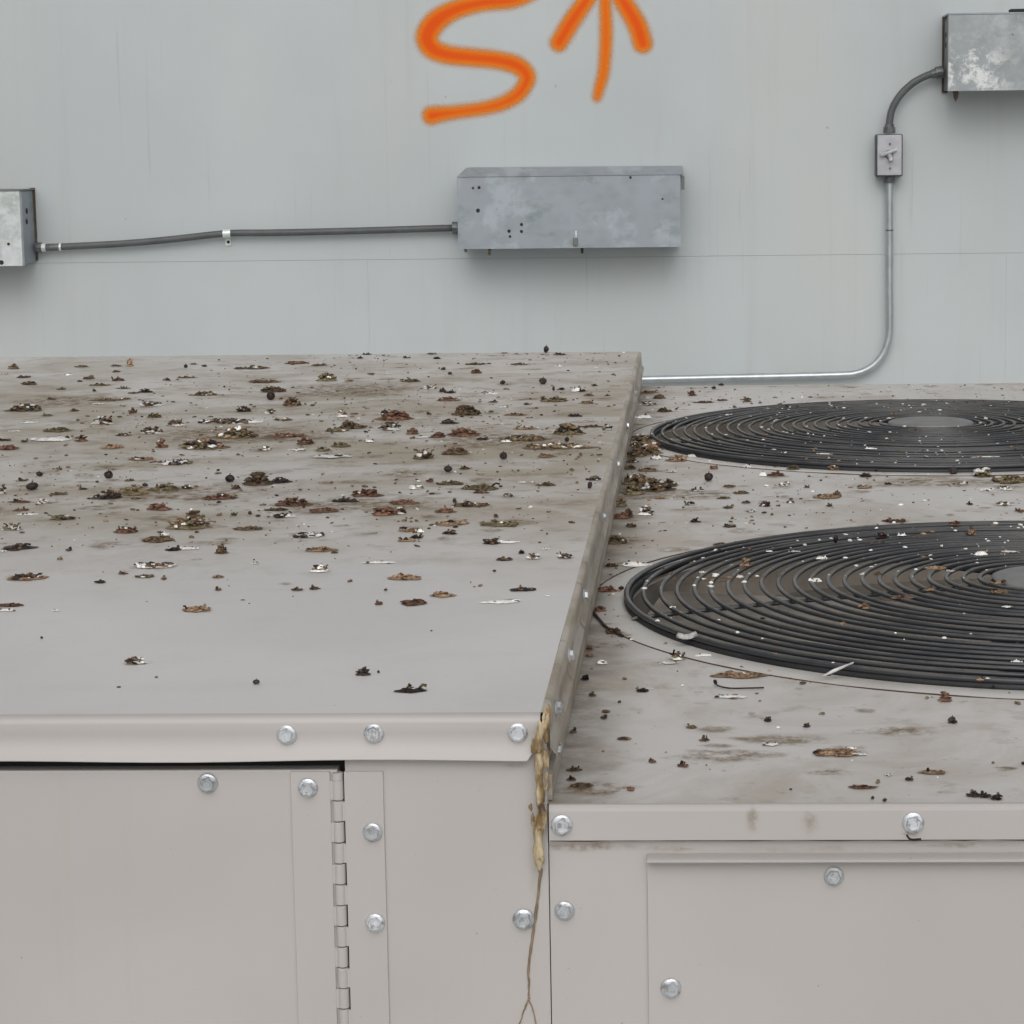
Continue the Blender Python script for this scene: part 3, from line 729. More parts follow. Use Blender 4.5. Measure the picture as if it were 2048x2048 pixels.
# --- fans and guards
RISE, DOME = 0.0064, 0.010
def gz(r): return ZR + RISE + DOME*(1-(r/FR)**2)
WIRE = 0.0019
NR = 22; HUB = 0.054
radii = [HUB+0.010 + (FR-HUB-0.010)*i/(NR-1) for i in range(NR)]
ring_me = []
for i, r in enumerate(radii):
    me = torus_mesh('ring', r, WIRE*(1.25 if i == NR-1 else 1.0), 144, 8); me.materials.append(M['wire']); ring_me.append(me)
for fi, cy in enumerate(FY):
    # flange ring and shroud
    n = NSEG
    bm = bmesh.new(); prof = [(HOLE-0.006, ZR-0.046), (HOLE-0.006, ZR-0.16), (HOLE+0.01, ZR-0.19)]
    rg = [[bm.verts.new((FX+r*math.cos(2*math.pi*i/n), cy+r*math.sin(2*math.pi*i/n), z)) for i in range(n)] for r, z in prof]
    for a, b in zip(rg, rg[1:]):
        for i in range(n): bm.faces.new((a[i], a[(i+1) % n], b[(i+1) % n], b[i]))
    part('fan_shroud', bm, M['well'], None, True)
    bm = bmesh.new(); prof = [(HOLE, ZR-0.006), (HOLE-0.003, ZR-0.014), (HOLE-0.004, ZR-0.046), (HOLE-0.0058, ZR-0.0462)]
    rg = [[bm.verts.new((FX+r*math.cos(2*math.pi*i/n), cy+r*math.sin(2*math.pi*i/n), z)) for i in range(n)] for r, z in prof]
    for a, b in zip(rg, rg[1:]):
        for i in range(n): bm.faces.new((a[i], a[(i+1) % n], b[(i+1) % n], b[i]))
    part('shroud_collar', bm, M['well'], None, True)
    bm = bmesh.new(); prof = [(GRO-0.0010, ZR-0.0002), (GRO-0.0022, ZR+0.0005), (HOLE+0.007, ZR+0.0006), (HOLE+0.003, ZR-0.0003), (HOLE+0.0008, ZR-0.005)]
    rg = [[bm.verts.new((max(FX+r*math.cos(2*math.pi*i/n), XL+0.003), cy+r*math.sin(2*math.pi*i/n), z)) for i in range(n)] for r, z in prof]
    for a, b in zip(rg, rg[1:]):
        for i in range(n): bm.faces.new((a[i], a[(i+1) % n], b[(i+1) % n], b[i]))
    obj('raised_rim', bm, M['rimpaint'], DECK, True)
    me = torus_mesh('dark_gap_ring', HOLE+0.001, 0.0036, 144, 8); me.materials.append(M['collar'])  # black ring added to paint in the dark gap under the guard
    link('dark_gap_ring', me, None, DECK, (FX, cy, ZR+0.0012))
    # pressed crease round the opening, filled with dirt, cut off where the step stands
    bm = bmesh.new(); arc = []
    for i in range(361):
        a = math.radians(i-180+0.0); x = FX+GRO*math.cos(a); y = cy+GRO*math.sin(a)
        if x > XL+0.003: arc.append((x, y, ZR+0.0002))
    tube(bm, arc, [0.0009*(0.75+0.5*noise.noise(Vector(p)*22)) for p in arc], 6)
    obj('pressed_crease', bm, M['crease'], DECK, True)
    # fan: motor, hub and blades
    bm = bmesh.new(); tube(bm, [(FX, cy, ZR-0.30), (FX, cy, ZR-0.035), (FX, cy, ZR-0.030)], [0.075, 0.075, 0.06], 24)
    FAN = part('fan', bm, M['collar'])
    for k in range(3):
        bm = bmesh.new(); vs = []
        for i in range(7):
            rr = 0.06 + (HOLE-0.014-0.06)*i/6
            row = []
            for j in range(6):
                a = math.radians(164 + 4*fi + 120*k + (j/5)*(74-8*i/6))
                row.append(bm.verts.new((FX+rr*math.cos(a), cy+rr*math.sin(a), ZR-0.010-0.055*(j/5)+0.010*math.sin(math.pi*j/5))))
            vs.append(row)
        for a, b in zip(vs, vs[1:]):
            for j in range(5): bm.faces.new((a[j], b[j], b[j+1], a[j+1]))
        obj('blade', bm, M['fan'], FAN, True)
    # guard: radial spokes carry the rings
    bm = bmesh.new()
    for k in range(6):
        a = 2*math.pi*(k+0.25)/6
        pts = []
        for i in range(9):
            r = HUB*0.8 + (FR-HUB*0.8)*i/8; pts.append((FX+r*math.cos(a), cy+r*math.sin(a), gz(r)-0.0036))
        pts.append((FX+(FR+0.006)*math.cos(a), cy+(FR+0.006)*math.sin(a), ZR+0.0016)); pts.append((FX+(FR+0.003)*math.cos(a), cy+(FR+0.002)*math.sin(a), ZR+0.0014))
        tube(bm, pts, 0.0019, 8)
    G = part('fan_guard', bm, M['wire']); G['label'] = ('near' if fi == 0 else 'far')+' round guard of dark concentric wires'
    rr_ = random.Random(fi+9)
    for r, me in zip(radii, ring_me):
        o = bpy.data.objects.new('ring', me); scene.collection.objects.link(o); o.parent = G
        o.location = (FX+rr_.uniform(-.0007, .0007), cy+rr_.uniform(-.0007, .0007), gz(r)+rr_.uniform(-.0006, .0006)); o.rotation_euler = (rr_.uniform(-.002, .002), rr_.uniform(-.002, .002), rr_.uniform(0, 6))
    bm = bmesh.new(); prof = [(0.0, 0.0035), (HUB*0.6, 0.0033), (HUB*0.93, 0.0025), (HUB, 0.0012), (HUB, -0.002)]
    rg = [[bm.verts.new((FX+r*math.cos(2*math.pi*i/48), cy+r*math.sin(2*math.pi*i/48), gz(0)+z)) for i in range(48)] for r, z in prof[1:]]
    bm.faces.new(rg[0])
    for a, b in zip(rg, rg[1:]):
        for i in range(48): bm.faces.new((b[i], b[(i+1) % 48], a[(i+1) % 48], a[i]))
    obj('hub_plate', bm, M['hub'], G, True)
bm = bmesh.new(); box(bm, XL+0.004, X1-0.014, YF+0.02, YB-0.011, ZB, ZR-0.34); part('condenser_floor', bm, M['coil'])

# --- sealant squeezed from the corner and the strand running down from it
bm = bmesh.new()
def caulk_run(pix, rads, dep=0.0):
    P = catmull([on(px*K, py*K, 1, YF-0.002-dep) for px, py in pix], 6)
    n = len(P); R = []
    for i in range(n):
        u = i/(n-1)*(len(rads)-1); k = min(int(u), len(rads)-2); R.append((rads[k]+(rads[k+1]-rads[k])*(u-k))/3562)
    tube(bm, P, R, 12, (0.0013, 190))
rk = random.Random(3)
def lumps(pix, rads, dep, n, spread):
    P = catmull([on(px*K, py*K, 1, YF-0.001-dep) for px, py in pix], 10)
    for _ in range(n):
        u = rk.random(); p = P[int(u*(len(P)-1))]; k = u*(len(rads)-1); q = min(int(k), len(rads)-2)
        r = (rads[q]+(rads[q+1]-rads[q])*(k-q))/3562*rk.uniform(0.38, 0.74)
        c = p + Vector((rk.uniform(-1, 1)*spread/3562, rk.uniform(-.0012, .0012), 0))
        sd = rk.random()*60
        g_ = bmesh.ops.create_icosphere(bm, subdivisions=3, radius=1.0)
        for v_ in g_['verts']:
            nn = 1+0.45*noise.noise(v_.co*1.5+Vector((sd, 0, 0)))+0.2*noise.noise(v_.co*4+Vector((0, sd, 0)))
            v_.co = Vector((v_.co.x*r*nn, v_.co.y*r*0.8*nn, v_.co.z*r*nn*rk.uniform(1.0, 1.02)*3.0)) + c
lumps([(1036, 1338), (1034, 1346), (1030, 1356)], [7, 9, 9], -0.001, 8, 3)
lumps([(1033, 1347), (1024, 1375), (1013, 1402), (1004, 1420)], [6, 9, 9, 6], 0.0045, 16, 5)
lumps([(1030, 1350), (1031, 1380), (1024, 1404)], [7, 8, 7], 0.002, 8, 4)
lumps([(1022, 1414), (1017, 1450), (1020, 1500), (1022, 1530), (1017, 1570), (1016, 1612), (1017, 1628)], [8, 11, 10, 10, 12, 12, 8], 0.002, 62, 5)
lumps([(1030, 1420), (1034, 1446), (1031, 1478), (1028, 1505)], [6, 8, 7, 5], 0.001, 10, 3)
lumps([(1001, 1522), (1006, 1550), (1010, 1588)], [5, 7, 7], 0.0015, 8, 3)
SEAL = part('sealant_bead', bm, M['caulk'], None, True); rm = SEAL.modifiers.new('weld', 'REMESH'); rm.mode = 'VOXEL'; rm.voxel_size = 0.00055; rm.use_smooth_shade = True
sm = SEAL.modifiers.new('soften', 'SMOOTH'); sm.iterations = 4; sm.factor = 0.6
SEAL['label'] = 'yellowed lumpy sealant oozing from the corner joint'
bm = bmesh.new()
def strand(pix, r0, r1):
    P = catmull([on(px*K, py*K, 1, YD-0.0006) for px, py in pix], 5)
    tube(bm, P, [r0+(r1-r0)*i/(len(P)-1) for i in range(len(P))], 6, (0.0006, 500))
strand([(1021, 1640), (1015, 1690), (1008, 1745), (1001, 1795), (997, 1830), (998, 1860), (997, 1885)], 0.0009, 0.0005)
strand([(997, 1884), (988, 1908), (978, 1940)], 0.0005, 0.0003); strand([(997, 1884), (1006, 1908), (1013, 1940)], 0.0005, 0.0003)
obj('sealant_strand', bm, M['strand'], SEAL, True)

# ------------------------------------------------------------------ litter on the lids
MI = {'brown': 0, 'olive': 1, 'red': 2, 'tan': 3, 'dark': 4, 'white': 5}
LM = [M[k] for k in ('brown', 'olive', 'red', 'tan', 'dark', 'white', 'stain')]
ICO = {}
for sub in (1, 2):
    b_ = bmesh.new(); bmesh.ops.create_icosphere(b_, subdivisions=sub, radius=1.0)
    b_.verts.ensure_lookup_table()
    ICO[sub] = ([v.co.copy() for v in b_.verts], [[v.index for v in f.verts] for f in b_.faces]); b_.free()
class Bits:
    def __init__(self): self.v, self.f, self.m, self.c = [], [], [], {}
    def lump(self, c, r, mi, rng, rough=0.35, sub=1):
        V, Fc = ICO[sub]; o = len(self.v); s = rng.random()*50
        rot = Matrix.Rotation(rng.uniform(0, 6.3), 3, 'Z') @ Matrix.Rotation(rng.uniform(-.4, .4), 3, 'X')
        for p in V:
            k = 1 + rough*noise.noise(p*1.7+Vector((s, s, s)))*1.6
            q = rot @ Vector((p.x*r[0]*k, p.y*r[1]*k, p.z*r[2]*k))
            self.v.append((c[0]+q.x, c[1]+q.y, max(0.0002, c[2]+q.z)))
        self.f += [[i+o for i in f] for f in Fc]; self.m += [mi]*len(Fc)
    def splat(self, c, rx, ry, h, mi, rng, n=18):
        o = len(self.v); s = rng.random()*90
        self.c[o] = 0.8
        self.v.append((c[0], c[1], h))
        for k, (q, hh) in enumerate(((0.55, h*0.85), (1.0, 0.0002))):
            for i in range(n):
                a = 2*math.pi*i/n
                w = 1+0.42*noise.noise(Vector((math.cos(a)*1.3+s, math.sin(a)*1.3, k*0.3)))+0.28*noise.noise(Vector((math.cos(a)*3.5+s, math.sin(a)*3.5, 5)))
                self.c[len(self.v)] = 0.62 if k == 0 else 0.0
                self.v.append((c[0]+rx*q*w*math.cos(a), c[1]+ry*q*w*math.sin(a), hh))
        for i in range(n):
            j = (i+1) % n
            self.f.append([o, o+1+i, o+1+j]); self.f.append([o+1+i, o+1+n+i, o+1+n+j, o+1+j]); self.m += [mi, mi]
    def twig(self, a, b, r, mi):
        b_ = bmesh.new(); tube(b_, [a, ((a[0]+b[0])/2, (a[1]+b[1])/2, (a[2]+b[2])/2+r*1.5), b], r, 5)
        b_.verts.index_update(); o = len(self.v)
        self.v += [tuple(v.co) for v in b_.verts]
        fs = [[v.index+o for v in f.verts] for f in b_.faces]; self.f += fs; self.m += [mi]*len(fs); b_.free()
    def build(self, name, parent=None, loc=None):
        me = bpy.data.meshes.new(name); me.from_pydata(self.v, [], self.f)
        at = me.attributes.new('cover', 'FLOAT', 'POINT'); at.data.foreach_set('value', [self.c.get(i, 0.0) for i in range(len(self.v))])
        for m in LM: me.materials.append(m)
        me.polygons.foreach_set('material_index', self.m)
        me.polygons.foreach_set('use_smooth', [True]*len(self.f)); me.update()
        return link(name, me, None, parent, loc)
def make_item(kind, w, d, h, rng):
    """kind letters: b r o t brown clumps, d dark berry or crumb, w white lime, m lime with dark bits, x clump with lime and berries"""
    B = Bits(); rx, ry = w/2, d/2
    main = {'b': 'brown', 'r': 'red', 'o': 'olive', 't': 'tan', 'd': 'dark', 'm': 'brown', 'x': 'brown', 'w': 'white'}[kind]
    mi = MI[main]
    if kind not in 'dw' or w > 0.03: B.splat((rng.uniform(-.15, .15)*rx, 0, 0), rx*1.3, ry*1.4+0.003, 0.0003, 6, rng, 20)
    if kind == 'd' and w < h*1.7:
        B.lump((0, 0, h*0.46), (w*0.5, w*0.5, h*0.5), mi, rng, 0.12, 2)
        B.twig((0, 0, h*0.9), (w*0.1, 0, h*1.12), w*0.05, MI['brown'])
        return B
    if kind == 'w':
        B.splat((0, 0, 0), rx*0.95, ry*0.8, max(0.0006, h*0.5), mi, rng, 22)
        for _ in range(rng.randint(2, 5)):
            a = rng.uniform(0, 6.3); k = rng.uniform(0.7, 1.25); q = rng.uniform(0.10, 0.28)
            B.splat((rx*k*math.cos(a), ry*k*math.sin(a), 0), rx*q, ry*q, max(0.0005, h*0.4), mi if rng.random() < 0.7 else MI['brown'], rng, 9)
        for _ in range(rng.randint(1, 4)):
            B.lump((rng.uniform(-.7, .7)*rx, rng.uniform(-.5, .5)*ry, h*0.4), [rng.uniform(.08, .2)*rx, rng.uniform(.08, .2)*rx, h*0.4], MI[rng.choice(['brown', 'dark', 'white', 'tan'])], rng)
        return B
    if kind in 'mx':
        B.splat((rng.uniform(-.2, .2)*rx, 0, 0), rx*0.9, ry*0.8, max(0.0007, h*0.25), MI['white'] if kind == 'm' else MI['olive'], rng, 20)
        B.splat((rng.uniform(-.5, .5)*rx, rng.uniform(-.4, .4)*ry, 0), rx*0.4, ry*0.4, max(0.0009, h*0.3), MI['brown'], rng, 12)
    else:
        B.splat((0, 0, 0), rx, ry, max(0.0007, h*0.35), mi, rng, 20)
    n = int(max(9, min(90, 12+w*d*26000)))
    for _ in range(n):
        a = rng.uniform(0, 6.283); k = rng.random()**0.7*0.86
        x, y = rx*k*math.cos(a), ry*k*math.sin(a)
        hh = h*(1-k*k*0.75)
        s = rng.uniform(0.07, 0.22)*min(rx, max(h, ry*0.6), 0.016)+0.0006
        pick = rng.random()
        if kind in 'mx': mm = MI[rng.choice(['dark', 'dark', 'brown', 'red', 'white', 'white', 'olive'] if kind == 'm' else ['brown', 'dark', 'red', 'olive', 'olive', 'white', 'tan'])]
        else: mm = mi if pick < 0.72 else MI[rng.choice(['brown', 'olive', 'red', 'tan', 'dark', 'white'] if pick > 0.9 else ['brown', 'dark', 'red'])]
        B.lump((x, y, max(s*0.45, hh*rng.uniform(0.45, 0.95)-s*0.5)), (s*rng.uniform(.7, 2.2), s*rng.uniform(.7, 1.7), max(s*rng.uniform(.35, .9), hh*0.16)), mm, rng, 0.6)
    for _ in range(rng.randint(0, 3)):
        a = rng.uniform(0, 6.3); L = rng.uniform(.2, .5)*rx
        x, y = rng.uniform(-.7, .7)*rx, rng.uniform(-.6, .6)*ry
        B.twig((x, y, h*0.4), (x+L*math.cos(a), y+L*math.sin(a), h*rng.uniform(.1, .9)+0.0006), 0.0005+0.0005*rng.random(), MI[rng.choice(['brown', 'olive', 'dark'])])
    return B
# tiles the litter was read from: origin and scale
TL = {'A': (0, 680, 2.76), 'B': (650, 680, 2.76), 'C': (1250, 750, 2.421), 'D': (1000, 1380, 2.892), 'E': (1600, 1380, 2.893)}
ITEMS = """
AL 75,145,60,30,b 20,185,60,12,w 160,235,80,25,b 130,203,70,12,r 380,188,40,18,w 718,125,40,40,t 450,143,70,14,b 640,140,60,10,r 640,172,50,12,b 490,205,60,25,b 650,215,70,25,r 550,246,110,16,o 440,225,25,12,d 335,270,50,8,b 520,278,20,12,d 680,265,80,10,r 735,290,60,12,b 805,278,80,26,d 590,330,150,14,o 545,350,70,10,w 690,322,60,14,b 285,322,50,12,b 140,370,200,50,x 410,385,50,16,b 735,388,45,30,r 260,412,60,15,o 850,415,80,30,o 570,440,130,50,m 160,450,90,20,w 85,500,60,12,w 315,490,140,35,o 680,520,90,20,b 450,540,70,40,r 300,540,200,40,w 625,585,120,30,t 30,552,60,10,b 135,556,35,14,d 40,590,120,30,r 830,350,140,30,m 1130,295,160,30,x 1025,145,20,20,d 1070,130,40,10,b 1130,140,25,15,d 920,215,40,20,r 1030,208,100,8,r 1390,155,180,14,b 1640,125,120,16,r 1765,138,80,10,b 1460,230,160,16,b 1800,205,100,45,o 1510,270,130,40,b 1495,310,45,45,d 1610,340,100,50,b 1345,380,70,35,d 1490,395,60,25,m 1885,405,60,40,m 1240,445,320,40,m 970,455,90,40,m 840,495,130,50,m 1310,510,240,70,x 1120,570,250,70,x 890,570,60,50,r 1580,525,180,25,r 1690,555,100,40,r 1860,490,110,30,o 1560,440,100,12,o 1460,595,65,30,m 1650,600,80,22,w 1830,635,210,30,w 1780,600,80,25,o 1880,575,100,30,o 960,670,190,40,m 780,655,120,20,t 600,745,45,42,d 218,740,35,25,d 325,708,30,8,b 178,808,65,42,d 120,772,60,14,b 18,825,40,50,m 715,772,45,14,b 800,800,30,20,d 460,820,50,14,b 320,845,90,24,b 600,850,130,60,d 740,825,160,62,o 520,870,80,20,o 910,810,150,45,o 1030,810,60,24,d 1270,765,50,40,d 1420,765,150,75,b 1540,770,120,40,d 1300,810,50,25,b 1210,860,200,40,r 880,915,120,50,r 750,872,50,12,b 110,890,120,20,r 240,890,70,30,m 120,935,80,20,r 150,962,100,10,w 1050,1005,240,85,x 1060,955,75,50,b 1620,890,200,50,r 1790,940,150,25,r 1530,935,120,14,b 1560,965,130,35,m 1290,962,30,15,d 1380,955,20,20,d 345,975,140,40,x 60,1030,120,45,m 700,1045,120,40,r 870,1095,160,40,b 910,1065,50,30,w 1370,1035,150,30,b 1690,1075,180,35,m 90,1140,160,40,d 20,1160,40,20,w 960,1150,80,26,d 1035,1145,110,26,w 1220,1155,70,50,b 1770,1150,150,35,t 380,1160,30,8,b 330,1208,30,10,b 850,1240,230,45,m 800,1300,110,25,o 680,1288,50,8,b 905,1318,25,8,b 150,1310,200,36,t 110,1305,60,18,w 555,1330,50,25,d 1410,1232,40,10,w 1765,1260,90,45,m 1200,1308,60,10,t 1640,1378,60,10,b 1740,1372,60,10,b 60,1460,130,26,r 40,1485,90,26,w 310,1490,50,12,w 1075,1480,150,40,t 1205,1378,35,8,b 750,1765,130,50,m 1415,1888,35,30,d 230,1645,15,12,d
BL 240,70,50,10,d 195,97,35,10,d 450,95,40,10,b 590,75,50,8,b 620,98,40,14,d 990,70,40,8,b 1070,74,70,10,w 1225,48,28,36,d 1295,76,65,14,b 830,133,110,10,b 1075,130,100,16,o 1290,140,40,16,w 655,158,30,14,d 835,170,50,30,r 690,184,22,14,d 20,200,60,40,b 255,186,40,8,b 470,220,100,25,o 350,185,60,12,w 130,222,50,14,t 980,235,30,22,d 1203,228,40,34,d 580,258,80,25,m 650,275,40,25,d 690,285,60,18,d 1262,268,14,24,d 1305,268,40,14,d 1390,265,60,40,w 1420,275,40,20,d 1485,247,25,14,d 1455,300,60,18,b 1560,303,30,10,d 920,292,80,20,w 680,322,110,30,r 930,340,50,10,b 1265,325,140,35,o 1205,322,30,25,r 1445,342,80,22,t 990,365,60,20,w 1115,352,40,12,d 330,405,40,36,d 390,415,180,60,r 575,405,22,14,d 780,385,150,65,b 915,393,30,12,d 1050,408,120,20,t 1380,412,70,22,d 150,465,140,50,b 365,475,100,50,m 685,448,90,30,d 480,500,70,40,r 620,522,80,35,r 760,505,170,55,r 870,542,70,20,d 530,535,90,12,w 245,552,55,24,w 1100,485,120,20,t 1345,490,160,70,o 1560,480,70,35,m 1470,475,120,14,r 1090,540,250,40,o 1000,552,60,25,w 1280,585,360,40,x 1335,550,25,25,d 540,630,110,55,x 720,610,140,45,b 985,640,40,40,d 1220,635,90,25,t 680,712,42,36,d 770,705,60,16,b 580,772,40,25,r 690,785,150,30,o 510,805,80,35,m 860,808,190,40,o 860,840,90,10,r 1090,780,40,20,w 1150,780,25,15,w 1215,793,100,24,b 1515,768,80,12,d 1462,803,25,36,d 1010,855,60,20,m 230,840,160,50,r 110,878,130,35,d 440,890,150,35,r 330,940,150,60,r 415,940,60,45,m 660,935,110,35,r 800,905,190,35,x 715,888,20,25,d 700,1005,190,35,t 970,1015,210,30,o 460,1045,90,24,t 525,1045,40,35,w 690,1058,80,30,d 500,1082,70,28,d 450,1100,90,24,t 945,972,20,15,r 920,1110,90,35,d 1010,1115,120,16,w 990,1208,80,20,d 1085,1170,30,18,d 1150,1190,80,40,m 1215,1150,30,14,w 1325,1185,75,40,m 935,1275,20,12,d 300,1228,160,14,w 440,1305,170,40,t 650,1398,120,40,t 490,1442,140,45,r 295,1450,40,22,r 1090,1377,130,18,d 970,1445,180,26,w 1230,1408,30,18,w 335,1380,20,12,d 210,1830,80,45,d 295,1832,14,16,d 480,1925,150,40,d
CR 115,80,80,16,r 165,103,60,22,r 325,88,40,25,r 430,62,20,14,d 465,45,25,12,d 115,135,80,20,m 385,130,90,10,r 470,120,50,8,r 590,118,40,24,b 530,153,20,10,d 190,168,70,22,b 90,195,80,30,w 60,300,110,40,x 110,335,150,60,x 60,370,90,36,b 60,500,130,60,x 130,530,180,70,x 210,520,90,40,o 40,560,90,40,o 250,400,90,36,t 150,395,60,25,w 325,385,40,25,w 430,445,40,20,r 590,437,40,25,w 815,445,60,30,o 1010,447,70,30,b 1165,482,50,25,d 670,472,40,36,w 730,477,80,25,r 405,495,40,40,d 220,462,45,18,w 775,525,50,24,m 880,540,25,12,d 505,535,60,16,b 1160,540,70,16,t 1275,524,40,12,d 350,550,70,30,m 560,565,70,20,b 170,590,50,15,t 480,592,60,14,b 315,620,55,18,m 585,612,40,18,d 675,622,55,28,d 615,655,55,16,m 800,613,40,10,d 500,640,45,10,b 990,630,25,12,d 985,588,120,20,t 1030,570,40,24,b 100,655,75,50,m 15,665,40,40,r 340,703,50,20,d 30,728,45,16,b 510,730,60,14,b 1310,705,110,18,r 465,818,70,14,d 1590,465,40,35,d 1730,470,90,50,x 1860,500,150,50,o 1640,520,50,20,m 1750,550,60,20,w 1840,545,70,25,m 1830,620,80,25,m 1670,622,30,12,d 1915,655,50,14,r 75,990,60,35,m 60,915,130,30,w 250,1355,70,50,m 215,1392,80,16,w 380,1350,70,25,w 560,1450,230,30,t 500,1555,150,18,w 85,1528,60,12,d 1550,1555,60,50,r 690,1668,30,18,d 1585,1672,40,26,d
BR 1740,560,120,50,x 1795,600,130,60,x 1715,620,100,50,o 1712,770,130,60,x 1795,790,150,70,x 1700,825,120,50,o 1850,805,100,40,b 1665,660,60,30,b 1820,642,50,25,w 1665,700,60,25,b 1780,712,100,25,t 1612,890,50,55,o 1635,965,110,40,r 1690,1025,50,14,b 1612,1100,100,50,o 1580,1240,70,20,d 1700,1225,110,40,w 1530,1370,100,45,r 1635,1370,30,22,d 1490,1480,60,40,r 1590,1600,85,40,r 1690,1650,20,14,w 1450,1700,30,20,r 1425,1740,50,14,r 1530,1778,55,25,m 1435,1862,45,32,d
DR 535,28,40,14,b 600,155,35,20,b 410,240,40,12,b 415,515,40,12,r 430,460,80,14,b 470,550,120,24,b 1550,172,36,20,d 1770,203,36,22,d 1180,285,50,18,b 1110,215,60,10,b 1060,438,60,12,r 880,410,40,14,b 1560,312,90,20,w 1870,355,120,36,t 720,280,70,14,b
ER 220,360,250,40,t 340,370,90,16,w 510,490,40,14,w 765,475,150,18,t 360,562,140,18,r 420,625,20,18,d 490,637,25,20,d 630,518,40,12,d 1005,597,75,42,d 1075,607,55,34,d 1140,617,60,36,d 880,172,42,38,d 1290,425,20,20,d 300,335,60,16,w
CN 580,905,50,40,t 555,970,35,25,w 375,950,25,15,w 380,985,20,10,w 640,970,15,12,w 955,880,50,25,w 925,985,55,35,w 1150,960,25,18,w 1220,960,40,20,o 1500,930,100,22,t 1340,1075,90,18,r 1160,1115,55,35,t 1055,1203,25,18,t 1725,855,65,40,w 1680,755,40,36,t 1020,795,20,40,d 1245,775,60,30,d 1340,770,40,20,w 820,850,40,16,w 1800,1005,70,10,t 1815,1045,90,24,t 1475,1035,45,20,t 230,1120,30,16,w 1895,1382,40,24,w 1675,1250,12,12,w 1790,1272,12,12,w 1720,1470,30,20,t 1755,1465,16,14,w 1850,1122,50,8,w 1860,855,80,10,w 1570,945,50,14,w 1190,845,20,14,w 700,850,30,12,w 1600,715,60,24,r
CF 1415,207,25,12,w 1190,352,50,16,w 920,357,25,14,t 970,380,70,10,w 1740,397,110,10,w 1265,305,14,10,w 1060,157,20,8,w 695,260,12,10,w 1745,205,14,16,w 1090,393,30,10,d 1545,418,14,10,w 720,358,24,10,w 1300,188,30,10,t 780,150,20,10,d
"""
SIZE = lambda w: 'tiny' if w < 0.012 else 'small' if w < 0.028 else 'medium' if w < 0.06 else 'large'
KINDS = {'b': ('bird_dropping', 'dark brown dried dropping', 'dropping'), 'r': ('bird_dropping', 'reddish brown dried dropping', 'dropping'), 'o': ('bird_dropping', 'olive brown dried dropping', 'dropping'),
         't': ('bird_dropping', 'pale tan flaky dropping', 'dropping'), 'w': ('bird_dropping', 'white lime splash', 'dropping'), 'm': ('bird_dropping', 'white dropping studded with dark seeds', 'dropping'),
         'x': ('dropping_heap', 'heap of brown droppings and seeds', 'droppings'), 'd': ('dried_berry', 'black shrivelled berry', 'berry')}
seen = {}
lr = random.Random(21)
for line in ITEMS.strip().splitlines():
    key, rest = line.split(' ', 1)
    ox, oy, sc = TL[key[0]]; surf = key[1]
    for tok in rest.split():
        x, y, w, h, k = tok.split(','); x, y, w, h = (float(q) for q in (x, y, w, h))
        px, py, w, h = ox+x/sc, oy+y/sc, w/sc, h/sc
        z = {'L': ZL+0.0004, 'R': ZR+0.0006, 'N': gz(FR*0.5)+WIRE, 'F': gz(FR*0.5)+WIRE}[surf]
        elev = 0.10+0.12*(py-700)/900
        dep = lr.uniform(0.55, 1.0)
        dpx = min(w*elev*dep, h*0.8)
        gp = on(px, py+h/2-dpx/2, 2, z)
        if surf in 'NF':
            z = gz(min(FR, math.hypot(gp.x-FX, gp.y-FY[0 if surf == 'N' else 1])))+WIRE*0.8; gp = on(px, py+h/2-dpx/2, 2, z)
        if surf == 'L' and (gp.x+w/2*(gp-CAM).dot(FWD)/F > XL-0.004 or gp.y > YB-0.012): gp.x = min(gp.x, XL-0.006-w/2*(gp-CAM).dot(FWD)/F); gp.y = min(gp.y, YB-0.012)
        if surf == 'R': gp.x = max(gp.x, XL+0.004+w*0.4*(gp-CAM).dot(FWD)/F)
        m = (gp-CAM).dot(FWD)/F
        W, D, H = w*m, max(dpx/elev*m, 0.004), max((h-dpx)*m, 0.0016)
        D = min(D, W*1.1)
        W *= 1.10; D *= 1.05; H *= 1.18
        B = make_item(k, W, D, H, lr)
        name, what, cat = KINDS[k]
        o = B.build(name, None, gp)
        if k == 'd' and W > 2.0*H: what = 'black crumbling berry remains'
        side = ('left' if px < 430 else 'middle' if px < 860 else 'right') if surf == 'L' else ''
        if surf == 'L': where = 'on the taller lid, '+('back' if gp.y > 2.9 else 'centre' if gp.y > 2.1 else 'front')+' '+side
        elif surf == 'R': where = 'on the fan deck '+('in front of the near guard' if gp.y < FY[0]-FR else 'behind the far guard' if gp.y > FY[1]+FR*0.6 else 'along the step' if gp.x < -0.035 else 'beside the near guard' if gp.y < FY[0]+FR*0.4 else 'between the guards' if gp.y < FY[1]-FR*0.6 else 'beside the far guard')
        else: where = 'lying on the wires of the %s fan guard' % ('near' if surf == 'N' else 'far')
        seen.setdefault('%s %s %s' % (SIZE(W), what, where), []).append((px, o))
        o['category'] = cat; o['group'] = 'bird droppings and berries on the air conditioner'
ORD = ['second', 'third', 'fourth', 'fifth', 'sixth', 'seventh', 'eighth', 'ninth', 'tenth', 'eleventh', 'twelfth', 'thirteenth', 'fourteenth', 'fifteenth', 'sixteenth', 'seventeenth', 'eighteenth', 'nineteenth', 'twentieth', 'twenty-first', 'twenty-second', 'twenty-third', 'twenty-fourth', 'twenty-fifth']
for lab, lst in seen.items():
    lst.sort(key=lambda q: q[0])
    for i, (_, o) in enumerate(lst):
        if len(lst) == 1: o['label'] = lab
        elif i == 0: o['label'] = 'leftmost '+lab
        elif i == len(lst)-1: o['label'] = 'rightmost '+lab
        else: o['label'] = ORD[min(i-1, 23)]+'-from-left '+lab
